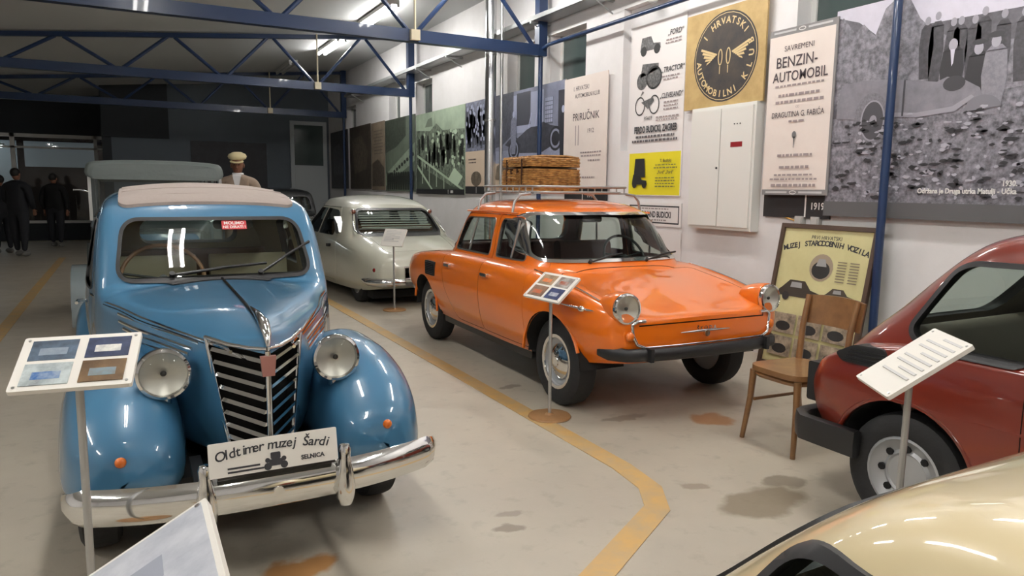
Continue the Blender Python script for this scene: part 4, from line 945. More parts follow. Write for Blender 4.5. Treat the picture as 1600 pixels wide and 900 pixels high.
# steel trusses
for i, ty in enumerate((8.4, 13.3, 18.1)):
    lab = ['blue steel roof truss over the orange and cream cars', 'blue steel roof truss beyond the lit lamp row', 'dark blue steel roof truss at the unlit end'][i]
    T = thing('roof_truss', lab, 'roof truss', (0, ty, 0), 0, 'steel roof trusses')
    obj('bottom_chord', G().box((XL,-.055,3.17),(4.86,.055,3.31)), M_STEEL, T)
    g = G(); z0, z1 = ceil_z(XL)-.02, ceil_z(4.86)-.02
    g.prism([(XL,z0-.07),(4.86,z1-.07),(4.86,z1),(XL,z0)], AX['y'], -.04, .04); obj('top_chord', g, M_STEEL, T)
    bx = [4.80, 3.10, 1.55, 0.0, -1.55, -3.1, -4.65, -6.2]
    for a, b in zip(bx[:-1], bx[1:]):
        m_ = (a+b)/2
        for q in (a, b): obj('brace', G().cyl((q+(.06 if q < m_ else -.06),0,3.30),(m_+(.05 if q > m_ else -.05),0,ceil_z(m_)-.08),.028,8), M_STEEL, T, 40)
    obj('upright', G().box((4.80,-.06,3.17),(4.92,.06,ceil_z(4.86))), M_STEEL, T)
    if i < 3:
        c = thing('cable_conduit', ['beige conduit dropping to the junction box on the truss above the cream car', 'beige conduit dropping to the junction box on the truss beyond the lit lamps', 'beige conduit dropping to the junction box on the truss at the unlit end'][i], 'conduit', (3.10, ty-.085, 3.18), 0, 'conduits on the trusses')
        beige = mat('beige_plastic', rgb(206, 196, 170), rough=.5)
        obj('pipe', G().cyl((0,0,.10),(0,0,ceil_z(3.1)-3.20),.014,8), beige, c, 40); obj('junction_box', G().box((-.055,-.03,0),(.055,.028,.12)), beige, c)
for i, cy in enumerate((3.40, 8.4, 13.3, 18.1)):
    o = obj('steel_column', G().cyl((4.86,cy,0),(4.86,cy,3.17 if i else ceil_z(4.86)),.030,14).cyl((4.86,cy,0),(4.86,cy,.012),.07,14), M_STEEL, None, 40)
    tag(o, ['thin blue steel column in front of the racing car photograph', 'thin blue steel column in front of the vintage touring car photograph', 'thin blue steel column in front of the green crowd photograph', 'thin blue steel column at the unlit end of the wall'][i], 'column', 'blue wall columns')
tag(obj('blue_pipe', G().tube([(4.86,8.36,3.26),(4.86,8.2,3.29),(4.86,5.5,3.29),(4.86,3.40,3.29)], .024, 10), M_STEEL, None, 40), 'blue horizontal steel pipe running along the wall above the banners', 'pipe')
# cable tray, flue, sensor, sockets
T = thing('cable_tray', 'galvanised cable tray bracketed high along the white wall', 'cable tray', (0, 0, 0)); galv = mat('galvanised_steel', (.42,.43,.43), rough=.45, metal=.8)
obj('tray', G().box((4.72,5.0,3.60),(4.966,17.5,3.606)).box((4.72,5.0,3.60),(4.726,17.5,3.66)).box((4.96,5.0,3.60),(4.966,17.5,3.66)), galv, T)
for k in range(9):
    yy = 5.6+1.4*k
    obj('bracket', G().box((4.70,yy-.02,3.57),(4.995,yy+.02,3.60)).tube([(4.72,yy,3.58),(4.985,yy,3.44)], .010, 6), galv, T)
T = thing('flue_pipe', 'shiny steel flue pipe rising through the wall display', 'pipe', (4.58, 9.30, 0))
obj('pipe', G().cyl((0,0,0),(0,0,ceil_z(4.58)-.02),.078,24), mat('polished_flue', (.62,.63,.64), rough=.22, metal=1), T, 40)
for z in (1.2, 2.4, 3.3): obj('joint_ring', G().cyl((0,0,z),(0,0,z+.03),.083,24), M_alu, T, 40)
tag(obj('water_pipe', G().cyl((4.66,9.12,0),(4.66,9.12,ceil_z(4.66)-.02),.022,10), M_alu, None, 40), 'thin grey pipe beside the steel flue', 'pipe')
T = thing('wall_sensor', 'small white security sensor high on the wall above the banner', 'sensor', (4.92, 6.2, 3.42)); obj('housing', G().ellipsoid((0,0,0), (.05,.06,.045), 14, 8), M_white, T, 60); obj('arm', G().cyl((0,0,.02),(.08,0,.06),.012,8), M_white, T, 40)
for i, yy in enumerate((4.22, 4.06)):
    T = thing('socket_box', ['small grey socket box with a yellow cable under the cream booklet poster', 'small grey socket box beside the one with a yellow cable'][i], 'socket', (5.0, yy, 1.21), 0, 'socket boxes'); obj('box', G().box((-.045,-.04,-.045),(0,.04,.045)), mat('grey_plastic', rgb(176,174,170), rough=.5), T)
    obj('cover', G().box((-.052,-.03,-.03),(-.045,.03,.03)), MATS['grey_plastic'], T)
    if i == 0: obj('cable', G().tube([(-.02,.04,.0),(-.03,.10,.02),(-.02,.16,.03)], .006, 6), mat('yellow_cable', rgb(200,150,60)), T, 60)
# fluorescent battens
M_TUBE = mat('lit_tube', (1,1,1), emit=((1.0,.975,.94), LAMP_STRENGTH)); M_TUBEOFF = mat('unlit_tube', rgb(190,192,190), rough=.3)
slope = math.atan(.094)
def batten(x, y, lit, label):
    T = thing('ceiling_lamp', label, 'lamp', (x, y, ceil_z(x)-.09), 0, 'fluorescent ceiling lamps'); T.rotation_euler = (0, -slope, 0)
    obj('batten', G().box((-.09,-.78,.02),(.09,.78,.075)).box((-.02,-.5,.075),(.02,-.46,.10)).box((-.02,.46,.075),(.02,.5,.10)), M_white, T)
    for s in (-1, 1):
        obj('tube', G().cyl((s*.065,-.74,0),(s*.065,.74,0),.021,10), M_TUBE if lit else M_TUBEOFF, T, 60)
        for e in (-1, 1): obj('tube_holder', G().box((s*.065-.02,e*.76-.02,-.02),(s*.065+.02,e*.76+.02,.03)), M_white, T)
for y, lb in ((11.3,'lit twin-tube ceiling lamp between the first two trusses'),(14.2,'lit twin-tube ceiling lamp just beyond the second truss')): batten(3.6, y, True, lb)
for y, lb in ((17.0,'unlit twin-tube ceiling lamp at the dark end of the row'),): batten(3.3, y, False, lb)
for x, y, lb in ((3.6,8.2,'over the orange saloon tail'),(3.6,5.4,'over the orange saloon roof rack'),(3.6,2.4,'over the bentwood chair'),(3.6,-.6,'over the dark red car bonnet'),(.3,5.6,'over the blue saloon roof'),(.3,2.6,'over the blue saloon bumper'),(.3,-.4,'over the aisle beside the beige car'),(-3.2,2.6,'over the open floor beyond the blue saloon'),(-3.2,-.4,'over the open floor farthest from the posters')): batten(x, y, True, 'lit twin-tube ceiling lamp '+lb)
# ------------------------------------------------------------------ wall display
def tone(v, tint=(1, 1, 1)): return tuple(min(1, c*t) for c, t in zip(lin((v/255,)*3), tint))
VIO = (1.0, .97, 1.12); GRN = (.86, 1.08, .80); BLU = (.85, .92, 1.25); SEP = (1.25, 1.0, .72)
def pm(v, tint=(1,1,1), n=None, nm=None):
    """flat print ink, optionally a photographic grain of two tones"""
    name = nm or 'print_%d_%d_%d_%d_%s' % (v, int(tint[0]*100), int(tint[1]*100), int(tint[2]*100), n)
    return mat(name, tone(v, tint), rough=.55, noise=(n[0], tone(n[1], tint), 1.0) if n else None)
INK = mat('print_ink', (.03,.03,.035), rough=.7)
class Print:
    """flat print on a panel of the right-hand wall; coordinates are (Y, z) on the wall"""
    def __init__(s, panel, x): s.p = panel; s.x = x; s.k = 0; s.jobs = {}
    def lay(s): s.k += 1; return s.x-.0006*s.k
    def _put(s, g, m, name):
        o = obj(name, g, m, s.p, None, 'stuff', fix=False); return o
    def poly(s, pts, m, name='print_shape'):
        x = s.lay(); return s._put(G().add([(x, y, z) for y, z in pts], [tuple(range(len(pts)))]), m, name)
    def rect(s, y0, z0, y1, z1, m, name='print_area'): return s.poly([(y0,z0),(y1,z0),(y1,z1),(y0,z1)], m, name)
    def many(s, polys, m, name='print_shapes'):
        x = s.lay(); g = G()
        for pts in polys: g.add([(x, y, z) for y, z in pts], [tuple(range(len(pts)))])
        return s._put(g, m, name)
    def text(s, t, y, z, size, m=INK, bold=0., align='CENTER', shear=0., wide=1.0, spacing=1.0):
        x = s.lay(); g = G().merge(text_geo(t, size, bold, align, shear, spacing), Matrix(((0,0,-1,x),(-wide,0,0,y),(0,1,0,z),(0,0,0,1)))); o = s._put(g, m, 'lettering'); return o
    def lines(s, y, z, w_, n, dz, m, h=.008):
        """grey bars for print too small to read"""
        rnd = random.Random(int(y*100+z*1000)); ps = []
        for k in range(n):
            ww = w_*rnd.uniform(.75, 1); a = y+ww/2
            while a > y-ww/2+.01:
                l = rnd.uniform(.02, .055); b = max(a-l, y-ww/2); ps.append([(a,z-k*dz),(b,z-k*dz),(b,z-k*dz+h),(a,z-k*dz+h)]); a = b-.012
        return s.many(ps, m, 'small_print')
def ell(cy, cz, ry, rz, n=20, a0=0., a1=2*PI): return [(cy+ry*math.cos(a0+(a1-a0)*k/n), cz+rz*math.sin(a0+(a1-a0)*k/n)) for k in range(n)]
def ringp(P, cy, cz, ry, rz, t, m):
    P.many([[(cy+ry*math.cos(a), cz+rz*math.sin(a)), (cy+ry*math.cos(b), cz+rz*math.sin(b)), (cy+(ry-t)*math.cos(b), cz+(rz-t)*math.sin(b)), (cy+(ry-t)*math.cos(a), cz+(rz-t)*math.sin(a))] for a, b in [(2*PI*k/28, 2*PI*(k+1)/28) for k in range(28)]], m, 'print_ring')
def fig(cy, zt, h, w_=None, lean=0):
    """standing figure, head at zt"""
    w_ = w_ or h*.16; r = h*.065
    return [[(cy-w_*.5,zt-h*.19),(cy+w_*.5,zt-h*.19),(cy+w_*.62,zt-h*.5),(cy+w_*.4,zt-h),(cy-w_*.4,zt-h),(cy-w_*.62,zt-h*.5)], [(cy-w_*.25,zt-h*.13),(cy+w_*.25,zt-h*.13),(cy+w_*.5,zt-h*.2),(cy-w_*.5,zt-h*.2)]]
def head(cy, zt, h): return ell(cy, zt-h*.075, h*.05, h*.068, 12)
def panel(name, y0, y1, z0, z1, m, label, cat='poster', x=4.975, t=.012, group='display panels on the wall'):
    o = obj(name, G().box((x,min(y0,y1),z0),(x+t,max(y0,y1),z1)), m); tag(o, label, cat, group); return o, Print(o, x)
# 1 racing car photograph
o, P = panel('photo_panel', 3.96, 1.75, 1.27, 2.84, pm(74, VIO, (9, 108)), 'large black and white photograph of a racing car and onlookers on rough ground', 'photo panel', x=4.94)
P.poly([(3.96,2.84),(3.96,2.79),(3.76,2.72),(3.58,2.58),(3.5,2.62),(3.2,2.61),(2.63,2.60),(1.75,2.66),(1.75,2.84)], pm(205, VIO, (4, 190)), 'print_sky')
P.poly([(3.96,2.74),(3.9,2.78),(3.8,2.66),(3.72,2.70),(3.62,2.60),(3.55,2.78),(3.46,2.84),(3.36,2.80),(3.28,2.66),(3.2,2.58),(2.9,2.40),(2.6,2.42),(2.4,2.62),(2.2,2.70),(1.75,2.62),(1.75,2.0),(3.96,2.1)], pm(84, VIO, (22, 150)), 'print_trees')
P.poly([(3.96,2.02),(3.4,2.06),(2.8,2.10),(1.75,2.20),(1.75,1.38),(3.96,1.38)], pm(78, VIO, (26, 150)), 'print_ground')
ps = []; hs = []
for y, z, h in ((3.22,2.66,.42),(3.15,2.68,.5),(3.04,2.62,.45),(2.99,2.62,.45),(2.9,2.61,.45),(2.84,2.65,.5),(2.72,2.61,.5),(2.6,2.60,.45),(2.48,2.62,.5),(2.36,2.58,.5)): ps += fig(y, z, h, .085); hs.append(head(y, z, .42))
P.many(ps, pm(58, VIO, (30, 80)), 'print_onlookers'); P.many(hs, pm(150, VIO), 'print_faces')
P.many(fig(3.03,2.48,.40,.13)+fig(2.86,2.43,.44,.12), pm(48, VIO), 'print_onlookers'); P.many(fig(2.75,2.46,.50,.13), pm(140, VIO, (40, 120)), 'print_onlooker')
P.many([head(3.03,2.485,.6),head(2.86,2.435,.6),head(2.755,2.465,.6)], pm(165, VIO), 'print_faces'); P.many([ell(2.86,2.43,.045,.018),ell(2.755,2.46,.05,.02)], pm(60, VIO), 'print_hats')
P.many([[(3.045,2.41),(3.015,2.41),(3.02,2.32),(3.03,2.30)]], pm(205, VIO), 'print_shirt')
P.poly([(3.9,2.10),(3.87,2.27),(3.70,2.285),(3.47,2.27),(3.35,2.25),(3.12,2.21),(3.05,2.235),(2.93,2.20),(2.83,2.14),(2.80,2.07),(2.9,2.05),(3.0,2.0),(3.25,1.98),(3.47,2.01),(3.7,2.00),(3.9,2.02)], pm(132, VIO, (8, 112)), 'print_car_body')
P.many([[(3.47,2.035),(3.25,2.015),(3.0,2.035),(2.88,2.10),(2.86,2.085),(2.98,2.00),(3.25,1.985),(3.47,2.005)]], pm(150, VIO), 'print_exhaust')
P.many([ell(3.0,2.185,.075,.05)], pm(60, VIO), 'print_cockpit'); P.many([[(3.36,2.25),(3.345,2.25),(3.345,2.0),(3.36,2.0)]], pm(70, VIO), 'print_strap')
P.many([ell(3.60,1.985,.145,.205)], pm(128, VIO, (60, 100)), 'print_tyre'); P.many([ell(3.585,1.985,.10,.15)], pm(72, VIO), 'print_wheel'); P.many([ell(3.58,1.985,.03,.04)], pm(150, VIO), 'print_hub'); ringp(P, 3.585, 1.985, .10, .15, .012, pm(150, VIO))
P.many([ell(2.80,1.99,.12,.10,16,0,PI)], pm(120, VIO), 'print_tyre')
rr = random.Random(3)
def blob(y, z, a, b): 
    t = rr.uniform(0, 6); return [(y+a*rr.uniform(.5,1.2)*math.cos(t+k), z+b*rr.uniform(.5,1.2)*math.sin(t+k)) for k in np.linspace(0, 2*PI, 9)[:-1]]
P.many([blob(rr.uniform(1.9,3.9), rr.uniform(1.42,2.0), rr.uniform(.015,.05), rr.uniform(.008,.02)) for _ in range(160)], pm(44, VIO), 'print_shadows')
P.many([blob(rr.uniform(1.9,3.7), rr.uniform(1.42,2.02), rr.uniform(.01,.035), rr.uniform(.006,.018)) for _ in range(170)], pm(168, VIO), 'print_stones')
P.rect(3.96,1.27,1.75,1.385, pm(88, (1,1,1.03)), 'print_band')
P.text('Održana je Druga utrka Matulji - Učka', 2.54, 1.455, .048, M_white, .0016, 'RIGHT', 0, .86); P.text('1930.', 2.54, 1.505, .048, M_white, .0016, 'RIGHT', 0, .86)
# 2 booklet poster and the strip behind it
o, P = panel('caption_panel', 4.62, 3.93, 1.24, 1.60, mat('panel_black', rgb(36,36,38), rough=.5), 'black caption strip reading 1919 under the cream booklet poster', 'panel', x=4.972)
P.text('1919', 4.055, 1.315, .078, M_white, .002, 'CENTER', 0, .9); P.rect(4.18,1.25,4.165,1.44, M_white, 'print_rule')
CREAMP = mat('poster_cream', rgb(226,216,208), rough=.6, noise=(5, rgb(218,206,198), .6))
o, P = panel('poster', 4.60, 3.93, 1.43, 2.80, mat('poster_grey', rgb(128,126,126), rough=.6), 'cream booklet poster reading BENZIN-AUTOMOBIL with grey ornament borders', x=4.922)
P.rect(4.60,1.475,3.95,2.745, CREAMP, 'print_sheet')
for z in (1.452, 2.775):
    ringp(P, 4.27, z, .035, .016, .006, M_white); P.many([[(4.56,z-.008),(4.33,z-.008),(4.33,z+.008),(4.56,z+.008)],[(4.21,z-.008),(3.98,z-.008),(3.98,z+.008),(4.21,z+.008)]], pm(190), 'print_border')
TXT = mat('print_brown', rgb(70,60,64), rough=.7); TXL = mat('print_faded', rgb(150,138,138), rough=.7)
P.text('SAVREMENI', 4.29, 2.615, .062, TXT, 0, 'CENTER', 0, .95); P.text('BENZIN-', 4.31, 2.485, .125, TXT, .0008, 'CENTER', 0, .88); P.text('AUTOMOBIL', 4.27, 2.37, .115, TXT, .0008, 'CENTER', 0, .84)
P.lines(4.27, 2.325, .5, 1, .03, TXL, .016); P.lines(4.26, 2.245, .55, 2, .055, TXL, .022); P.text('OD', 4.27, 2.145, .025, TXL)
P.text('DRAGUTINA G. FABIĆA', 4.27, 2.075, .064, TXT, .0004, 'CENTER', 0, .78); P.lines(4.27, 2.03, .18, 1, .03, TXL, .016)
P.many([ell(4.285,1.925,.022,.03),[(4.292,1.91),(4.278,1.91),(4.282,1.82),(4.288,1.82)]], pm(110), 'print_vignette')
P.lines(4.27,1.75,.38,1,.03,TXL,.02); P.lines(4.27,1.65,.36,1,.03,TXL,.022); P.lines(4.27,1.59,.5,2,.035,TXL,.014); P.lines(4.27,1.50,.5,1,.03,TXL,.022)
# 3 medallion
KRAFT = mat('aged_board', rgb(186,160,108), rough=.6, noise=(6, rgb(160,134,84), .8)); MDK = mat('medal_dark', rgb(44,42,46), rough=.6, noise=(5, rgb(74,66,56), .9)); GOLD = mat('print_gold', rgb(206,184,136), rough=.6)
o, P = panel('poster', 5.67, 4.66, 2.24, 3.13, KRAFT, 'tan square poster with a dark club medallion and winged wheels', x=4.93, t=.02)
cy, cz, R = 5.145, 2.685, .405
P.many([ell(cy,cz,R,R,48)], MDK, 'print_disc'); ringp(P, cy, cz, R, R, .012, INK); ringp(P, cy, cz, R-.014, R-.014, .006, GOLD)
def arc_text(s, a0, a1, r, size, inward):
    g = G(); x = P.lay(); n = len(s)
    for i, ch in enumerate(s):
        if ch == ' ': continue
        a = math.radians(a0+(a1-a0)*i/(n-1)); rot = a-PI/2 if not inward else a+PI/2
        # local right = -Y
        M4 = Matrix(((0,0,-1,x),(-1,0,0,cy),(0,1,0,cz),(0,0,0,1))) @ Matrix.Translation((r*math.cos(a), r*math.sin(a), 0)) @ Matrix.Rotation(rot, 4, 'Z')
        g.merge(text_geo(ch, size, .002), M4)
    obj('lettering', g, GOLD, o, None, 'stuff', fix=False)
arc_text('I HRVATSKI', 142, 38, .295, .085, False); arc_text('AUTOMOBILNI', 186, 296, .36, .085, True); arc_text('KLUB', 322, 376, .36, .085, True)
for s in (-1, 1):
    ringp(P, cy+s*.05, cz+.0, .030, .075, .012, GOLD)
    P.many([[(cy+s*(.09+.02*k),cz+.035-.012*k),(cy+s*(.30-.02*k),cz+.11-.035*k),(cy+s*(.31-.02*k),cz+.09-.035*k),(cy+s*(.10+.02*k),cz+.02-.012*k)] for k in range(5)], GOLD, 'print_wing')
    P.many([[(cy+s*.05-.006,cz-.08),(cy+s*.05+.006,cz-.08),(cy+s*.05+.004,cz-.15),(cy+s*.05-.004,cz-.15)]], GOLD, 'print_mark')
# 4 electrical cabinet
T = thing('electrical_cabinet', 'white two-door electrical cabinet with a red label on the wall', 'cabinet', (4.998, 5.1, 1.10)); CAB = mat('cabinet_white', rgb(222,222,216), rough=.4)
obj('body', G().box((-.10,-.41,0),(0,.41,1.14)), CAB, T)
for a, b in ((.005,.385),(-.385,-.005)): obj('door', G().box((-.115,a,.03),(-.10,b,1.11)), CAB, T)
obj('red_label', G().box((-.118,-.275,.755),(-.115,-.135,.80)), mat('label_red', rgb(140,28,34), rough=.5), T); obj('lock', G().cyl((-.122,.03,.57),(-.115,.03,.57),.010,10), M_black, T, 40)
for k in range(3): obj('screw', G().cyl((-.119,-.17-.035*k,.96),(-.115,-.17-.035*k,.96),.006,8), M_black, T, 40)
# 5 dealer banner, yellow advert, name card in the niche
WHITEP = mat('poster_white', rgb(226,222,220), rough=.6)
o, P = panel('banner', 6.62, 5.74, 1.40, 3.21, WHITEP, 'tall white dealer banner with engraved vehicles and a yellow advert at its foot', x=4.985)
P.rect(6.60,1.41,5.75,1.86, mat('advert_yellow', rgb(226,214,40), rough=.6), 'yellow_advert')
DG = pm(60, (1,1,1), (40, 120)); DK = pm(38)
def mini_car(P, y, z, w_, m, m2):
    P.many([[(y+w_*.5,z),(y-w_*.5,z),(y-w_*.48,z+w_*.16),(y-w_*.15,z+w_*.20),(y-w_*.02,z+w_*.42),(y+w_*.42,z+w_*.42),(y+w_*.48,z+w_*.15)]], m, 'print_car'); P.many([ell(y+w_*.32,z,w_*.15,w_*.15),ell(y-w_*.33,z,w_*.15,w_*.15)], m2, 'print_wheels')
mini_car(P, 6.30, 2.93, .34, DG, DK); P.many([ell(6.22,2.64,.13,.12),ell(6.42,2.62,.09,.09),[(6.45,2.66),(6.15,2.72),(6.15,2.78),(6.42,2.80)]], DG, 'print_tractor'); ringp(P, 6.22, 2.64, .13, .12, .02, DK)
for yy in (6.44, 6.20): ringp(P, yy, 2.36, .085, .10, .014, DK)
P.many([[(6.42,2.40),(6.22,2.44),(6.20,2.40),(6.30,2.32)],[(6.44,2.46),(6.40,2.52),(6.38,2.50)]], DG, 'print_motorcycle')
P.text('„FORD“', 5.90, 3.03, .075, INK, .001, 'CENTER', .2, .9); P.lines(5.92,2.98,.26,2,.03,TXL,.014); P.text('„TRACTOR“', 5.92, 2.67, .075, INK, .001, 'CENTER', .2, .85); P.lines(5.95,2.62,.28,2,.03,TXL,.014)
P.text('„CLEVELAND“', 5.93, 2.41, .072, INK, .001, 'CENTER', .2, .78); P.lines(5.93,2.36,.26,3,.035,TXL,.014); P.text('PFAFF', 6.29, 2.205, .055, INK, .0005); P.lines(5.98,2.215,.40,2,.03,TXL,.014)
P.text('FERDO BUDICKI, ZAGREB', 6.17, 2.075, .098, INK, .0035, 'CENTER', 0, .62); P.lines(6.17,2.02,.78,2,.045,mat('print_grey_text', rgb(96,92,94)),.024)
mini_car(P, 6.40, 1.52, .26, DK, DK); P.many([[(6.50,1.60),(6.30,1.60),(6.32,1.80),(6.48,1.80)]], DK, 'print_car_front'); P.text('T. Budicki', 5.97, 1.755, .045, INK, .0008); P.text('„Ford“ „Ford“', 5.97, 1.635, .045, INK, .0008)
P.lines(5.97,1.72,.38,2,.03,pm(120,(1,1,.3)),.012); P.lines(5.97,1.585,.38,4,.03,pm(120,(1,1,.3)),.012)
o, P = panel('name_card', 6.60, 5.71, 1.08, 1.33, WHITEP, 'white name card reading FERDINAND BUDICKI below the banner', x=4.985)
P.many([[(6.57,1.11),(5.74,1.11),(5.74,1.125),(6.57,1.125)],[(6.57,1.285),(5.74,1.285),(5.74,1.30),(6.57,1.30)],[(6.57,1.11),(6.555,1.11),(6.555,1.30),(6.57,1.30)],[(5.755,1.11),(5.74,1.11),(5.74,1.30),(5.755,1.30)]], INK, 'print_border')
P.text('FERDINAND BUDICKI', 6.155, 1.175, .088, INK, .003, 'CENTER', 0, .68); P.lines(6.15,1.26,.6,1,.03,TXL,.012); P.lines(6.15,1.14,.45,1,.03,TXL,.014)
o, P = panel('backing_board', 6.62, 5.70, .72, 1.05, WHITEP, 'plain white board below the name card', 'board', x=4.985)
# 6 handbook poster
o, P = panel('poster', 7.93, 7.00, 1.50, 2.82, CREAMP, 'cream handbook poster reading PRIRUČNIK 1912 above the wicker hamper', x=4.945)
P.text('I. HRVATSKI', 7.55, 2.66, .075, TXT, .0004, 'CENTER', 0, .85); P.text('AUTOMOBILNI KLUB', 7.42, 2.57, .07, TXT, .0004, 'CENTER', 0, .8); P.text('PRIRUČNIK', 7.44, 2.30, .125, TXT, .001, 'CENTER', 0, .9); P.text('1912', 7.33, 2.14, .075, TXT, 0)
P.many([[(7.66,2.24),(7.645,2.24),(7.645,2.0),(7.66,2.0)],[(7.60,2.24),(7.585,2.24),(7.585,2.0),(7.60,2.0)]], TXL, 'print_vignette'); P.lines(7.31,1.90,.5,2,.04,TXL,.018); P.lines(7.24,1.80,.28,1,.03,TXL,.022); P.lines(7.45,1.60,.5,1,.03,TXL,.02)
o, P = panel('caption_panel', 7.93, 7.00, 1.28, 1.49, MATS['panel_black'], 'black caption strip reading 1912 under the cream handbook poster', 'panel', x=4.972)
P.text('1912', 7.33, 1.37, .085, M_white, .002); P.rect(7.52,1.30,7.505,1.47, M_white, 'print_rule')
# 7 touring car photograph
o, P = panel('photo_panel', 10.06, 7.95, 1.42, 2.84, mat('poster_tan', rgb(208,188,166), rough=.6), 'blue-toned photograph of a touring car with driver and standing man', 'photo panel')
P.rect(10.06,1.84,7.95,2.84, pm(150, BLU, (5, 126)), 'print_photo'); P.poly([(10.06,2.84),(9.35,2.84),(9.35,2.25),(9.7,2.1),(10.06,2.05)], pm(66, BLU, (20, 96)), 'print_trees')
P.rect(9.35,2.25,8.5,2.78, pm(176, BLU), 'print_wall'); P.rect(9.25,2.35,8.85,2.80, pm(70, BLU), 'print_doorway'); P.rect(8.45,2.32,8.25,2.66, pm(96, BLU), 'print_window'); P.rect(8.12,1.95,7.95,2.72, pm(60, BLU), 'print_doorway')
P.many([[(8.45-.05*i,2.34+.055*j),(8.41-.05*i,2.34+.055*j),(8.41-.05*i,2.385+.055*j),(8.45-.05*i,2.385+.055*j)] for i in range(4) for j in range(6)], pm(180, BLU), 'print_panes')
P.rect(10.06,1.84,7.95,2.02, pm(170, BLU, (14, 150)), 'print_road')
P.poly([(9.60,2.10),(9.47,2.17),(9.30,2.22),(9.21,2.18),(8.95,2.28),(8.82,2.31),(8.56,2.31),(8.51,2.36),(8.30,2.30),(8.07,2.26),(8.02,2.12),(8.30,2.02),(8.55,1.95),(9.14,1.97),(9.4,2.05)], pm(52, BLU, (12, 76)), 'print_car_body')
for yy, zz in ((9.32,2.02),(8.17,2.12)): P.many([ell(yy,zz,.17,.16)], pm(44, BLU), 'print_tyre'); ringp(P, yy, zz, .13, .125, .03, pm(150, BLU))
P.many([[(8.72,2.31),(8.70,2.31),(8.62,2.58),(8.64,2.58)],[(8.9,2.31),(8.88,2.31),(8.80,2.5),(8.82,2.5)]], pm(200, BLU), 'print_windscreen')
P.many(fig(9.33,2.56,.60,.15), pm(120, BLU, (30, 150)), 'print_driver'); P.many(fig(7.99,2.52,.64,.15), pm(46, BLU), 'print_man'); P.many([head(9.33,2.57,.7),head(7.99,2.53,.7),head(8.58,2.5,.6)], pm(185, BLU), 'print_faces')
P.many([[(9.9,1.60),(9.45,1.60),(9.40,1.75),(9.62,1.78),(9.7,1.84),(9.86,1.80)]], pm(120, SEP, (12, 90)), 'print_vignette')
# 8 crowd photographs beyond the flue
o, P = panel('photo_panel', 11.02, 10.28, 1.38, 2.84, MATS['poster_tan'], 'narrow photograph of a dense crowd beside the steel flue', 'photo panel')
P.rect(11.02,2.06,10.28,2.84, pm(92, BLU, (16, 150)), 'print_photo'); rr = random.Random(5)
P.many([q for _ in range(26) for q in fig(rr.uniform(10.32,10.98), rr.uniform(2.45,2.8), .38, .08)], pm(54, BLU, (30, 90)), 'print_crowd'); P.many([head(rr.uniform(10.32,10.98), rr.uniform(2.25,2.8), .5) for _ in range(30)], pm(180, BLU), 'print_faces')
P.lines(10.75,1.92,.35,2,.05,TXT,.02); P.many([ell(10.6,1.62,.20,.12,14)], pm(110, SEP, (14, 70)), 'print_vignette'); P.rect(11.02,1.38,10.28,1.50, MATS['panel_black'], 'print_band'); P.rect(10.60,1.39,10.585,1.49, M_white, 'print_rule')
o, P = panel('photo_panel', 13.32, 11.05, 1.36, 2.84, pm(186, GRN, (3, 160)), 'green-toned photograph of crowded cars seen past a sloping railing', 'photo panel')
P.poly([(13.32,2.55),(12.6,2.50),(12.3,2.62),(12.0,2.48),(11.05,2.45),(11.05,1.45),(13.32,1.45)], pm(56, GRN, (20, 150)), 'print_crowd'); P.poly([(13.32,1.95),(12.6,1.75),(11.6,1.50),(11.05,1.45),(13.32,1.45)], pm(84, GRN, (3, 66)), 'print_grass')
P.poly([(12.85,2.58),(12.7,2.72),(12.5,2.74),(12.48,2.58)], pm(120, GRN), 'print_stand'); P.many([[(12.36,1.8),(12.34,1.8),(12.345,2.80),(12.355,2.80)],[(11.85,1.6),(11.82,1.6),(11.82,2.2),(11.85,2.2)]], pm(120, GRN), 'print_poles')
rr = random.Random(9)
P.many([ell(rr.uniform(11.1,13.0), rr.uniform(1.85,2.45), rr.uniform(.03,.075), rr.uniform(.025,.055), 8) for _ in range(60)], pm(196, GRN), 'print_highlights'); P.many([q for _ in range(30) for q in fig(rr.uniform(11.1,13.2), rr.uniform(2.1,2.52), .32, .09)], pm(40, GRN), 'print_people')
P.many([[(13.25,2.05),(11.10,1.42),(11.10,1.46),(13.25,2.10)],[(13.25,1.85),(12.5,1.42),(12.42,1.42),(13.25,1.92)]]+[[(13.0-.35*k,1.98-.10*k),(12.97-.35*k,1.98-.10*k),(12.97-.35*k,1.55-.03*k),(13.0-.35*k,1.55-.03*k)] for k in range(4)], pm(190, GRN), 'print_railing')
P.poly([(11.75,1.62),(11.35,1.50),(11.12,1.66),(11.48,1.82)], pm(205, GRN), 'print_platform'); P.rect(13.32,1.36,11.05,1.45, MATS['panel_black'], 'print_band'); P.rect(11.75,1.37,11.735,1.44, M_white, 'print_rule'); P.lines(11.58,1.385,.16,1,.03,M_white,.045)
o, P = panel('photo_panel', 15.2, 13.38, 1.40, 2.88, pm(104, GRN, (4, 84)), 'dim photograph of a long column of cars on a tree-lined road', 'photo panel')
P.poly([(15.2,2.88),(13.9,2.88),(13.9,2.5),(14.5,2.3),(15.2,2.2)], pm(44, GRN, (14, 70)), 'print_trees'); P.poly([(13.38,2.35),(15.2,1.75),(15.2,1.50),(13.38,2.0)], pm(150, GRN, (10, 120)), 'print_road'); P.many([ell(13.5+.16*k,2.12-.045*k,.07,.04,10) for k in range(10)], pm(36, GRN), 'print_cars'); P.many([q for k in range(12) for q in fig(13.5+.14*k, 1.85, .42, .12)], pm(34, GRN), 'print_people')
o, P = panel('photo_panel', 16.2, 15.26, 1.42, 2.90, pm(120, SEP, (4, 96)), 'dim sepia panel with a page of text over a crowd picture', 'photo panel')
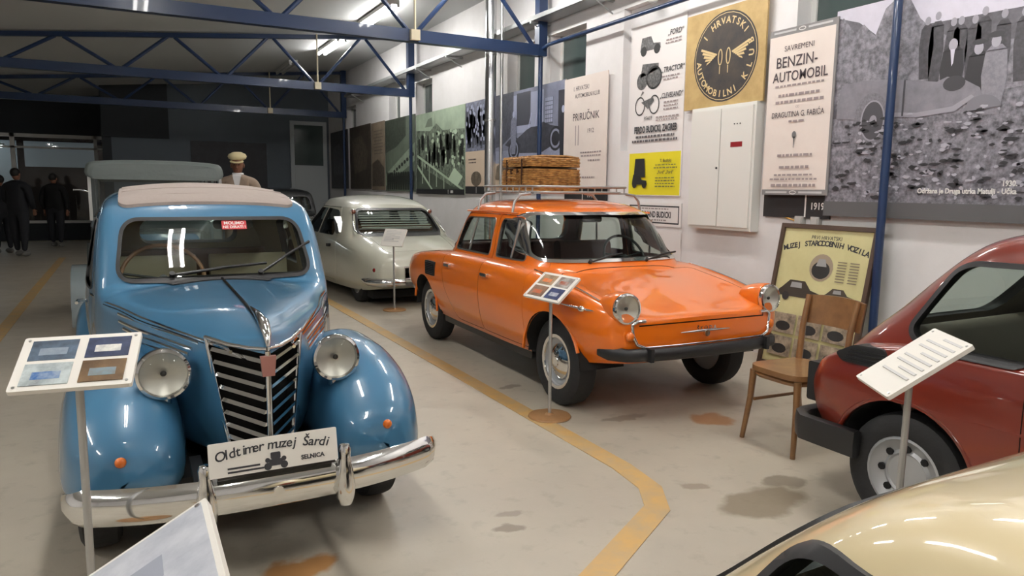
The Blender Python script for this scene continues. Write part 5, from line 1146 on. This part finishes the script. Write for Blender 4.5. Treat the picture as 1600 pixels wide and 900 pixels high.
P.lines(15.7, 2.7, .7, 8, .07, pm(70, SEP), .02); P.poly([(16.15,2.0),(15.75,2.1),(15.3,1.9),(15.3,1.5),(16.15,1.5)], pm(48, SEP, (20, 80)), 'print_crowd')
o, P = panel('photo_panel', 18.0, 16.26, 1.44, 2.92, pm(66, SEP, (6, 48)), 'dark photograph panel beside the unlit column', 'photo panel'); P.poly([(17.8,2.6),(17.0,2.7),(16.5,2.3),(16.6,1.9),(17.6,1.8)], pm(90, SEP, (10, 60)), 'print_scene')
o, P = panel('photo_panel', 19.9, 18.2, 1.44, 2.92, pm(60, VIO, (6, 44)), 'dark photograph panel next to the white door leaf', 'photo panel'); P.poly([(19.7,2.5),(19.0,2.6),(18.4,2.2),(18.5,1.8),(19.6,1.8)], pm(82, VIO, (10, 56)), 'print_scene')
o = obj('photo_panel', G().box((1.5,YB-.03,.9),(3.34,YB-.01,2.60)), pm(30, BLU, (5, 44))); tag(o, 'large dark photograph hung on the grey end wall', 'photo panel', 'display panels on the wall')

# ------------------------------------------------------------------ framed poster leaning on the wall
T = thing('framed_poster', 'framed museum poster leaning on the wall behind the chair', 'framed poster', (4.70, 4.33, 0))
tl = math.atan2(.21, 1.17)
FM = Matrix(((0, math.sin(tl), -math.cos(tl), .0), (-1, 0, 0, 0), (0, math.cos(tl), math.sin(tl), .012), (0,0,0,1)))
FW, FH = .90, 1.20; WOOD = mat('dark_frame_wood', rgb(74,58,48), rough=.45)
for a, b in (((0,0),(FW,.035)),((0,FH-.035),(FW,FH)),((0,.035),(.035,FH-.035)),((FW-.035,.035),(FW,FH-.035))): obj('frame_rail', G().prism([(a[0],a[1]),(b[0],a[1]),(b[0],b[1]),(a[0],b[1])], FM, -.015, .02), WOOD, T)
POST = mat('poster_yellow', rgb(206,200,150), rough=.5, noise=(4, rgb(188,180,128), .7))
sh = obj('sheet', G().prism([(.03,.03),(FW-.03,.03),(FW-.03,FH-.03),(.03,FH-.03)], FM, -.01, .0), POST, T); lay_n = [0]
def fp(polys, m, name):
    lay_n[0] += 1; g = G()
    for pts in polys: g.add([FM @ Vector((a, b, .0008*lay_n[0])) for a, b in pts], [tuple(range(len(pts)))])
    obj(name, g, m, sh, None, 'stuff', fix=False)
def ft(s, x, y, size, bold=.0, wide=1.):
    lay_n[0] += 1; g = G().merge(text_geo(s, size, bold), FM @ Matrix.Translation((x, y, .0008*lay_n[0])) @ Matrix.Diagonal((wide,1,1,1))); obj('lettering', g, INK, sh, None, 'stuff', fix=False)
ft('PRVI HRVATSKI', .45, 1.085, .042, .0005); word = 'MUZEJ STARODOBNIH VOZILA'; lay_n[0] += 1; g = G()
for i, ch in enumerate(word):
    t = (i-(len(word)-1)/2)/((len(word)-1)/2)
    if ch != ' ': g.merge(text_geo(ch, .060, .002), FM @ Matrix.Translation((.45+t*.375, 1.035-.055*t*t, .0008*lay_n[0])) @ Matrix.Rotation(-t*.28, 4, 'Z'))
obj('lettering', g, INK, sh, None, 'stuff', fix=False)
def fcar(x, y, w_, m):
    fp([[(x-w_*.5,y),(x+w_*.5,y),(x+w_*.5,y+w_*.12),(x+w_*.28,y+w_*.17),(x+w_*.12,y+w_*.34),(x-w_*.25,y+w_*.34),(x-w_*.42,y+w_*.18),(x-w_*.5,y+w_*.12)]], m, 'print_car'); fp([ell(x-w_*.3,y,w_*.09,w_*.09),ell(x+w_*.3,y,w_*.09,w_*.09)], DK, 'print_wheels'); fp([[(x-w_*.22,y+w_*.19),(x+w_*.07,y+w_*.19),(x+w_*.05,y+w_*.30),(x-w_*.2,y+w_*.30)]], pm(150), 'print_window')
fp([ell(.45,.86,.11,.11)], pm(140,SEP), 'print_disc'); fp([ell(.45,.84,.085,.07)], DK, 'print_car_front'); fp([[(.40,.87),(.50,.87),(.48,.93),(.42,.93)]], pm(150), 'print_window'); fcar(.28,.60,.40,pm(50,SEP)); fcar(.66,.62,.26,pm(60,SEP))
fp([[(.60+.11*i,.76+.022*k),(.68+.11*i,.76+.022*k),(.68+.11*i,.768+.022*k),(.60+.11*i,.768+.022*k)] for k in range(8) for i in range(2)], pm(110,SEP), 'small_print')
PH = pm(90, SEP, (14, 160), 'print_photo_sepia')
for i in range(3):
    for j in range(2): fp([[(.08+.255*i,.10+.19*j),(.31+.255*i,.10+.19*j),(.31+.255*i,.265+.19*j),(.08+.255*i,.265+.19*j)]], PH, 'print_photo'); fp([ell(.195+.255*i,.16+.19*j,.075,.04,12)], DK, 'print_car')
# ------------------------------------------------------------------ chair
T = thing('wooden_chair', 'worn bentwood chair with plywood seat beside the red car', 'chair', (3.36, 2.80, 0), -.05)
CW = mat('brown_beech', rgb(134,96,58), rough=.4, noise=(9, rgb(104,70,40), .8), coat=.3)
st_ = rpoly([(-.21,-.20),(.20,-.185),(.20,.185),(-.21,.20)], [.12,.06,.06,.12], 6)
obj('seat', G().prism(st_, AX['z'], .425, .455), CW, T, 40); obj('apron', G().tube([(a*.86, b*.86, .405) for a, b in st_], .018, 6, True), CW, T, 50)
for x, y, dx, dy in ((-.17,-.165,-.035,-.03),(-.17,.165,-.035,.03)): obj('leg', G().tube([(x,y,.42),(x+dx*.2,y+dy*.3,.25),(x+dx,y+dy,0)], [.021,.018,.014], 8), CW, T, 50)
for y in (-.165, .165): obj('leg', G().tube([(.255,y*1.08,0),(.20,y,.22),(.185,y,.45),(.205,y*1.02,.66),(.245,y*1.05,.84)], [.014,.018,.020,.018,.015], 8), CW, T, 50)
n = 15; vs = []
for i in range(n):
    t = -1+2*i/(n-1); x = .225+.035*(1-t*t); y = .205*t
    vs += [(x,y,.67),(x+.014,y,.67),(x+.05,y,.845-.012*t*t),(x+.036,y,.845-.012*t*t)]
fs = [(i*4+k, i*4+(k+1) % 4, i*4+4+(k+1) % 4, i*4+4+k) for i in range(n-1) for k in range(4)]+[(0,1,2,3),(n*4-4,n*4-3,n*4-2,n*4-1)]
obj('backrest', G().add(vs, fs), CW, T, 50)
for a, b in (((-.16,-.16,.24),(.20,-.155,.24)),((-.16,.16,.24),(.20,.155,.24))): obj('stretcher', G().cyl(a, b, .010, 8), CW, T, 40)

# ------------------------------------------------------------------ roof rack and hamper on the orange car
T = thing('roof_rack', 'tubular grey metal roof rack on the orange saloon', 'roof rack', (3.235, 5.22, 0), -.021); RK = mat('rack_grey', (.42,.41,.40), rough=.35, metal=.7)
x0, x1, y0, y1 = -.46, .40, -.42, .60
for z, e in ((1.43,-.03),(1.475,.0)): obj('rail', G().tube([(a, b, z) for a, b in rrect(x0-e, y0-e, x1+e, y1+e, .08)], .010, 8, True), RK, T, 50)
for k in range(7): obj('slat', G().box((x0,y0+.06+.147*k-.015,1.418),(x1,y0+.06+.147*k+.015,1.428)), RK, T)
for k in range(9):
    for s in (-1, 1): obj('spindle', G().cyl((x0 if s < 0 else x1,y0+.07+.11*k,1.43),(x0 if s < 0 else x1,y0+.07+.11*k,1.475),.006,6), RK, T)
for s in (-1, 1):
    for yy in (-.30, .34): obj('foot', G().tube([(s*.45,yy,1.42),(s*.54,yy,1.41),(s*.585,yy,1.36),(s*.605,yy,1.275)], .011, 8), RK, T, 50)
T = thing('wicker_hamper', 'closed woven wicker hamper with leather straps on the roof rack', 'basket', (3.14, 5.40, 1.430), -.06)
def wicker():
    m = bpy.data.materials.new('woven_wicker'); m.use_nodes = True; nt = m.node_tree; b = nt.nodes['Principled BSDF']; tc = nt.nodes.new('ShaderNodeTexCoord')
    n = nt.nodes.new('ShaderNodeTexNoise'); n.inputs['Scale'].default_value = 22; r = nt.nodes.new('ShaderNodeValToRGB'); r.color_ramp.elements[0].color = (*rgb(120,78,36),1); r.color_ramp.elements[1].color = (*rgb(196,146,82),1); r.color_ramp.elements[0].position = .3; r.color_ramp.elements[1].position = .7
    nt.links.new(tc.outputs['Object'], n.inputs['Vector']); nt.links.new(n.outputs['Fac'], r.inputs['Fac']); nt.links.new(r.outputs['Color'], b.inputs['Base Color']); b.inputs['Roughness'].default_value = .55
    return m
WK = wicker(); hx, hy = .235, .27
def weave(z0, z1, bulge, name):
    """courses of willow woven in and out of stakes, one course per ring"""
    c = obj(name, G().box((-hx+.02,-hy+.02,z0),(hx-.02,hy-.02,z1)), mat('wicker_core', rgb(92,60,30), rough=.8), T)
    rows = int((z1-z0)/.0145); per = rrect(-hx, -hy, hx, hy, .04, 4)
    pts = []
    for i in range(len(per)):
        a, b = Vector(per[i]), Vector(per[(i+1) % len(per)]); m_ = max(1, int((b-a).length/.022)); pts += [a.lerp(b, k/m_) for k in range(m_)]
    g = G()
    for r in range(rows):
        z = z0+.0075+.0145*r; ring = []
        for i, q in enumerate(pts):
            d = q.normalized(); o = (.006 if (i//2+r) % 2 else -.003)+bulge*math.sin(PI*(r+.5)/rows); ring.append((q.x+d.x*o, q.y+d.y*o, z))
        g.tube(ring, .0078, 5, True)
    w_ = obj('weave', g, WK, c, 60, 'stuff'); return c
weave(0, .20, .008, 'basket_body'); lid = weave(.207, .282, .004, 'lid')
g = G()
for k in range(18):
    y = -hy+.012+.031*k; g.tube([(-hx+.01,y,.284),(-.1,y,.293+.004*(k % 2)),(.1,y,.293+.004*((k+1) % 2)),(hx-.01,y,.284)], .009, 5)
obj('lid_top', g, WK, lid, 60, 'stuff')
LE = mat('strap_leather', rgb(70,42,24), rough=.5)
for yy in (-.15, .15): obj('strap', G().tube([(-hx-.012,yy,.06),(-hx-.014,yy,.15),(-hx-.012,yy,.27)], .008, 6), LE, T, 50)
obj('handle', G().tube([(-hx-.008,-.05,.10),(-hx-.04,-.04,.115),(-hx-.045,.04,.115),(-hx-.008,.05,.10)], .009, 8), WK, T, 60)
for yy in (-.06, .06): obj('latch', G().box((-hx-.016,yy-.014,.15),(-hx-.004,yy+.014,.19)), LE, T)

# ------------------------------------------------------------------ information stands
M_ROSE = mat('stand_base_wood', rgb(164,124,82), rough=.45, noise=(10, rgb(140,100,62), .7)); M_POLE = mat('stand_pole', (.45,.45,.44), rough=.35, metal=.6); M_BOARD = mat('board_white', rgb(226,222,214), rough=.45)
def stand(base, centre, xd, yd, wd, hd, label, content, group='information stands'):
    T = thing('information_stand', label, 'stand', (*base, 0), 0, group); bx = Vector((*base, 0)); C = Vector(centre)-bx
    X = Vector(xd).normalized(); Y = Vector(yd); Y = (Y-X*Y.dot(X)).normalized(); Nn = X.cross(Y)
    if Nn.z < 0: Nn = -Nn
    B = Matrix((X, Y, Nn)).transposed().to_4x4(); B.translation = C
    obj('base', G().lathe([(.001,0),(.135,0),(.14,.006),(.135,.014),(.03,.018),(.02,.03),(.001,.03)], None, 32), M_ROSE, T, 35)
    obj('pole', G().cyl((0,0,.015),(C.x,C.y,C.z-.012),.011,12), M_POLE, T, 40)
    bd = obj('board', G().prism(rrect(-wd/2,-hd/2,wd/2,hd/2,.006,3), B, -.014, .0), M_BOARD, T)
    k = 0
    for (a, b, c, d, m, nm) in content:
        k += 1; obj(nm, G().prism([(a*wd,b*hd),(c*wd,b*hd),(c*wd,d*hd),(a*wd,d*hd)], B, 0, .0008+.0004*k), m, bd)
    for sx in (-1, 1):
        for sy in (-1, 1): obj('screw', G().cyl(B @ Vector((sx*(wd/2-.014), sy*(hd/2-.014), 0)), B @ Vector((sx*(wd/2-.014), sy*(hd/2-.014), .003)), .004, 8), M_alu, bd)
    return T
def photos(cols):
    out = []; i = 0
    for (a, b, c, d) in ((-.42,.04,-.03,.42),(.05,.04,.42,.42),(-.42,-.42,-.03,-.03),(.05,-.42,.42,-.03)):
        c1, c2, c3 = cols[i]; i += 1
        out.append((a, b, c, d, mat('photo_%s' % str(c1), rgb(*c1), rough=.3, noise=(18, rgb(*c2), .9)), 'photo')); m = .3
        out.append((a+(c-a)*.2, b+(d-b)*.25, a+(c-a)*.8, b+(d-b)*.6, mat('photo_car_%s' % str(c3), rgb(*c3), rough=.3, noise=(30, rgb(*c1), .6)), 'photo_subject'))
    return out
stand((-.150,2.30), (-.143,2.283,.962), (.979,-.201,.019), (.164,.844,.511), .297, .21, 'information stand with four photographs in front of the blue saloon', photos([((96,112,130),(40,48,56),(150,160,170)),((70,80,110),(30,34,50),(226,224,216)),((190,200,200),(120,126,130),(40,90,150)),((120,96,70),(80,62,46),(120,150,165))]))
stand((2.33,3.84), (2.325,3.842,.845), (.208,-.977,-.03), (.784,.137,.606), .325, .23, 'information stand with four photographs beside the orange saloon front wheel', photos([((176,150,120),(110,90,70),(220,110,40)),((180,176,170),(90,70,60),(150,70,40)),((150,120,100),(90,60,40),(196,88,36)),((60,70,110),(36,44,70),(200,200,205))]))
TXB = mat('sheet_grey_text', rgb(204,202,200), rough=.6)
sheet = [(-.40,.40-.09*k,-.40+(.7 if k % 3 else .45),.43-.09*k, TXB, 'text_line') for k in range(8)]
stand((2.77,8.19), (2.765,8.185,.875), (.569,-.822,.0), (.394,.304,.867), .315, .225, 'information stand with a white text sheet behind the cream saloon', sheet)
stand((2.20,1.40), (2.196,1.391,.913), (.471,.88,.06), (.709,-.418,.568), .21, .297, 'information stand with a white text sheet beside the dark red car', sheet)
stand((-.02,.985), (-.01,.985,.925), (0,-1,0), (.877,0,.48), .30, .21, 'information stand with a mottled grey sheet facing the aisle before the blue saloon', [(-.47,-.46,.47,.46, mat('grey_marbled_sheet', rgb(196,198,204), rough=.4, noise=(16, rgb(164,168,178), .9)), 'sheet'),(-.2,-.25,.0,.15, mat('sheet_grey_print', rgb(150,154,166), rough=.5), 'print')])  # mottled sheet with one darker grey patch
# ------------------------------------------------------------------ people and the dressed mannequin
M_SKIN = mat('skin', rgb(150,104,82), rough=.55); M_NAVY = mat('dark_jacket', rgb(26,28,34), rough=.8, bump=(60,.2)); M_JEANS = mat('dark_trousers', rgb(34,36,42), rough=.85); M_HAIR = mat('dark_hair', rgb(24,20,18), rough=.6); M_SHOE = mat('pale_shoe', rgb(120,118,114), rough=.6)
def skinned(edges_pts, name, m, parent, sub=2):
    """edges_pts: (list of (point, radius), list of edges); grown with a Skin modifier into one surface"""
    pts, edges = edges_pts; me = bpy.data.meshes.new(name); me.from_pydata([p for p, r in pts], edges, []); o = bpy.data.objects.new(name, me); COL.objects.link(o)
    md = o.modifiers.new('s', 'SKIN'); md.use_smooth_shade = True
    for i, (p, r) in enumerate(pts):
        q = r if hasattr(r, '__len__') else (r, r); me.skin_vertices[0].data[i].radius = q; me.skin_vertices[0].data[i].use_root = (i == 0)
    s = o.modifiers.new('d', 'SUBSURF'); s.levels = sub
    dg = bpy.context.evaluated_depsgraph_get(); out = bpy.data.meshes.new_from_object(o.evaluated_get(dg)); bpy.data.objects.remove(o)
    out.materials.clear(); out.materials.append(m); r = bpy.data.objects.new(name, out); COL.objects.link(r); r.parent = parent
    out.polygons.foreach_set('use_smooth', [True]*len(out.polygons)); return r
def headmesh(parent, c, m, yaw=0, hair=None, tilt=0):
    """head with jaw, nose, ears and eyes; faces -y before the turn"""
    Mx = Matrix.Translation(c) @ Matrix.Rotation(yaw, 4, 'Z') @ Matrix.Rotation(tilt, 4, 'X')
    g = G(); rings = [(-.115,.038,.045,-.022),(-.095,.052,.062,-.016),(-.06,.062,.080,-.006),(-.02,.070,.092,0),(.03,.075,.098,.004),(.07,.070,.092,.006),(.10,.050,.068,.008),(.117,.018,.028,.008)]
    n = 20; vs = []
    for z, a, b, oy in rings: vs += [Mx @ Vector((a*math.cos(2*PI*k/n), oy+b*math.sin(2*PI*k/n), z)) for k in range(n)]
    fs = [(i*n+k, i*n+(k+1) % n, (i+1)*n+(k+1) % n, (i+1)*n+k) for i in range(len(rings)-1) for k in range(n)]+[tuple(range(n-1,-1,-1)), tuple(range((len(rings)-1)*n, len(rings)*n))]
    g.add(vs, fs); h = obj('head', g, m, parent, 70)
    obj('nose', G().add([Mx @ Vector(q) for q in ((-.014,-.088,-.035),(.014,-.088,-.035),(0,-.118,-.030),(0,-.094,.018))], [(0,1,2),(1,3,2),(3,0,2),(0,3,1)]), m, h)
    for s in (-1, 1):
        e = G().ellipsoid((0,0,0), (.012,.022,.032), 10, 6); obj('ear', G().merge(e, Mx @ Matrix.Translation((s*.077,.006,-.012))), m, h, 60)
        e = G().ellipsoid((0,0,0), (.011,.008,.007), 10, 6); obj('eye', G().merge(e, Mx @ Matrix.Translation((s*.030,-.090,.006))), M_dark, h, 60)
    obj('mouth', G().merge(G().ellipsoid((0,0,0), (.024,.008,.006), 10, 6), Mx @ Matrix.Translation((0,-.085,-.064))), mat('lips', rgb(120,70,62)), h, 60)
    if hair:
        e = G().ellipsoid((0,.018,.032), (.084,.104,.096), 18, 10); obj('hair', G().merge(e, Mx), hair, h, 70)
    return h
def hand(parent, w_, d, m):
    w_ = Vector(w_); d = Vector(d).normalized(); sd = d.orthogonal().normalized(); pts = [(tuple(w_), .020), (tuple(w_+d*.05), (.030,.016)), (tuple(w_+d*.085), (.034,.014))]; ed = [(0,1),(1,2)]
    for i, (o, l) in enumerate(((-.027,.055),(-.009,.068),(.009,.062),(.026,.048))):
        b = w_+d*.095+sd*o; k = len(pts); cr = d.cross(sd)*.012; pts += [(tuple(b), .0085), (tuple(b+d*l*.55+cr*.4), .008), (tuple(b+d*l+cr*1.4), .0065)]; ed += [(2,k),(k,k+1),(k+1,k+2)]
    k = len(pts); pts += [(tuple(w_+d*.045+sd*.036), .010), (tuple(w_+d*.085+sd*.050), .008)]; ed += [(1,k),(k,k+1)]
    return skinned((pts, ed), 'hand', m, parent, 1)
def person(loc, rz, h, label, arms, jacket=M_NAVY, legs=M_JEANS, stride=.06, group='visitors in the unlit end'):
    T = thing('person', label, 'person', loc, rz, group); k = h/1.75
    J = lambda x, y, z: (x*k, y*k, z*k)
    body = [(J(0,0,.95),(.19*k,.14*k)),(J(0,0,1.12),(.195*k,.145*k)),(J(0,0,1.32),(.215*k,.145*k)),(J(0,.01,1.44),(.155*k,.10*k)),(J(0,.0,1.53),(.055*k,.055*k))]; ed = [(0,1),(1,2),(2,3),(3,4)]
    for s, a in zip((-1, 1), arms):
        i = len(body); sh = J(s*.215,.01,1.40); el = tuple(k*v for v in a[0]); wr = tuple(k*v for v in a[1]); body += [(sh,.085*k),(el,.068*k),(wr,.048*k)]; ed += [(3,i),(i,i+1),(i+1,i+2)]
    for s in (-1, 1):
        i = len(body); body += [(J(s*.10,0,.86),.115*k),(J(s*.11,-s*stride*.4,.48),.085*k),(J(s*.105,-s*stride,.10),.048*k)]; ed += [(0,i),(i,i+1),(i+1,i+2)]
    b = skinned((body, ed), 'body', jacket, T, 2); headmesh(T, J(0,-.01,1.645), M_SKIN, 0, M_HAIR)
    nv = len(b.data.polygons); b.data.materials.append(legs)
    for q in b.data.polygons:
        if b.data.vertices[q.vertices[0]].co.z < .86*k: q.material_index = 1
    for s in (-1, 1): obj('shoe', G().merge(G().ellipsoid((0,0,0), (.048,.135,.055), 14, 8), Matrix.Translation(J(s*.105,-s*stride-.05,.052))), M_SHOE, T, 60)
    for s, a in zip((-1, 1), arms): hand(T, tuple(k*v for v in a[1]), (Vector(a[1])-Vector(a[0])), M_SKIN)
    return T
person((-1.95,17.65,0), PI*.85, 1.76, 'person in dark jacket and jeans standing with pale shoes in the unlit end', [((-.27,.0,1.14),(-.22,-.14,.95)),((.27,.0,1.14),(.20,-.18,1.02))])
person((-1.50,20.1,0), PI*.9, 1.70, 'person in a long black coat near the lit shop window', [((-.27,.0,1.14),(-.25,-.05,.90)),((.28,.0,1.14),(.26,-.05,.90))], mat('black_coat', rgb(18,18,20), rough=.85))
person((-2.35,18.6,0), PI*1.2, 1.62, 'person half hidden beside the shop window in dark clothes', [((-.27,.0,1.14),(-.30,-.2,1.10)),((.27,.0,1.14),(.30,-.20,1.12))], mat('grey_jacket', rgb(40,40,46), rough=.85))
# mannequin in a driving coat
T = thing('mannequin', 'mannequin in a tan driving coat, white shirt and cream flat cap', 'mannequin', (1.31, 10.15, .07), -.25)
M_COAT = mat('tan_coat', rgb(150,132,116), rough=.85, bump=(50,.2)); M_SHIRT = mat('white_shirt', rgb(222,222,222), rough=.8); M_DOLL = mat('brown_mannequin_skin', rgb(120,78,58), rough=.5)
obj('plinth', G().prism(rrect(-.24,-.22,.24,.22,.02), AX['z'], -.07, 0), M_black, T)
bd = [((0,0,.95),(.17,.13)),((0,0,1.15),(.165,.12)),((0,0,1.34),(.20,.125)),((0,.01,1.46),(.15,.09)),((0,0,1.545),(.055,.055))]; ed = [(0,1),(1,2),(2,3),(3,4)]
for s in (-1, 1):
    i = len(bd); bd += [((s*.205,.01,1.43),.078),((s*.27,.02,1.17),.062),((s*.27,-.05,.94),.050)]; ed += [(3,i),(i,i+1),(i+1,i+2)]
    i = len(bd); bd += [((s*.10,0,.84),.115),((s*.10,0,.48),.080),((s*.10,0,.10),.050)]; ed += [(0,i),(i,i+1),(i+1,i+2)]
b = skinned((bd, ed), 'body', M_COAT, T, 2); b.data.materials.append(M_JEANS)
for q in b.data.polygons:
    if b.data.vertices[q.vertices[0]].co.z < .62: q.material_index = 1
hd = headmesh(T, (0,-.015,1.665), M_DOLL, 0, None, .12)
obj('shirt_front', G().add([(-.055,-.118,1.52),(.055,-.118,1.52),(.0,-.158,1.28),(-.05,-.10,1.54),(.05,-.10,1.54)], [(0,2,1),(0,1,4,3)]), M_SHIRT, T)
obj('collar', G().tube([(.058*math.cos(a), -.005+.062*math.sin(a), 1.545) for a in [2*PI*k/20 for k in range(20)]], .017, 8, True), M_SHIRT, T, 60)
for s in (-1, 1): obj('lapel', G().add([(s*.05,-.128,1.51),(s*.105,-.138,1.44),(s*.075,-.162,1.36),(s*.008,-.172,1.25),(s*.02,-.160,1.34)], [(0,1,2,3,4)]), M_COAT, T)
M_CAP = mat('cream_cap', rgb(214,202,160), rough=.85, bump=(80,.2))
cp = obj('cap', G().lathe([(.001,.075),(.06,.068),(.105,.045),(.118,.018),(.108,-.008),(.088,-.022),(.082,-.024)], Matrix.Translation((0,.0,1.755)) @ Matrix.Rotation(.18, 4, 'X') @ Matrix.Diagonal((1,1.12,1,1)), 28), M_CAP, T, 60)
obj('peak', G().prism([(.085*math.cos(a), -.06+(-.075)*math.sin(a)) for a in np.linspace(0, PI, 14)]+[(-.06,-.03),(.06,-.03)], Matrix.Translation((0,-.02,1.728)) @ Matrix.Rotation(.35, 4, 'X'), -.005, .005), M_CAP, cp, 60)
for s in (-1, 1):
    hand(T, (s*.27,-.05,.92), (0,-.1,-1), M_DOLL); obj('shoe', G().ellipsoid((s*.10,-.06,.052), (.048,.135,.055), 14, 8), M_BROWN, T, 60)
# lit fluorescent in the shop beyond
T = thing('shop_lamp', 'glowing tube lamp in the shop behind the glass', 'lamp', (-3.6, 23.6, 2.45)); obj('tube', G().cyl((-.9,0,0),(.75,0,0),.03,10), mat('shop_tube', (1,1,1), emit=((.9,.96,1),14)), T, 60); obj('fitting', G().box((-.95,-.05,.03),(.8,.05,.08)), M_white, T)
for x in (-.8, .65): obj('hanger', G().cyl((x,0,.08),(x,0,ceil_z(-3.6)-2.45-.02),.006,6), M_white, T)
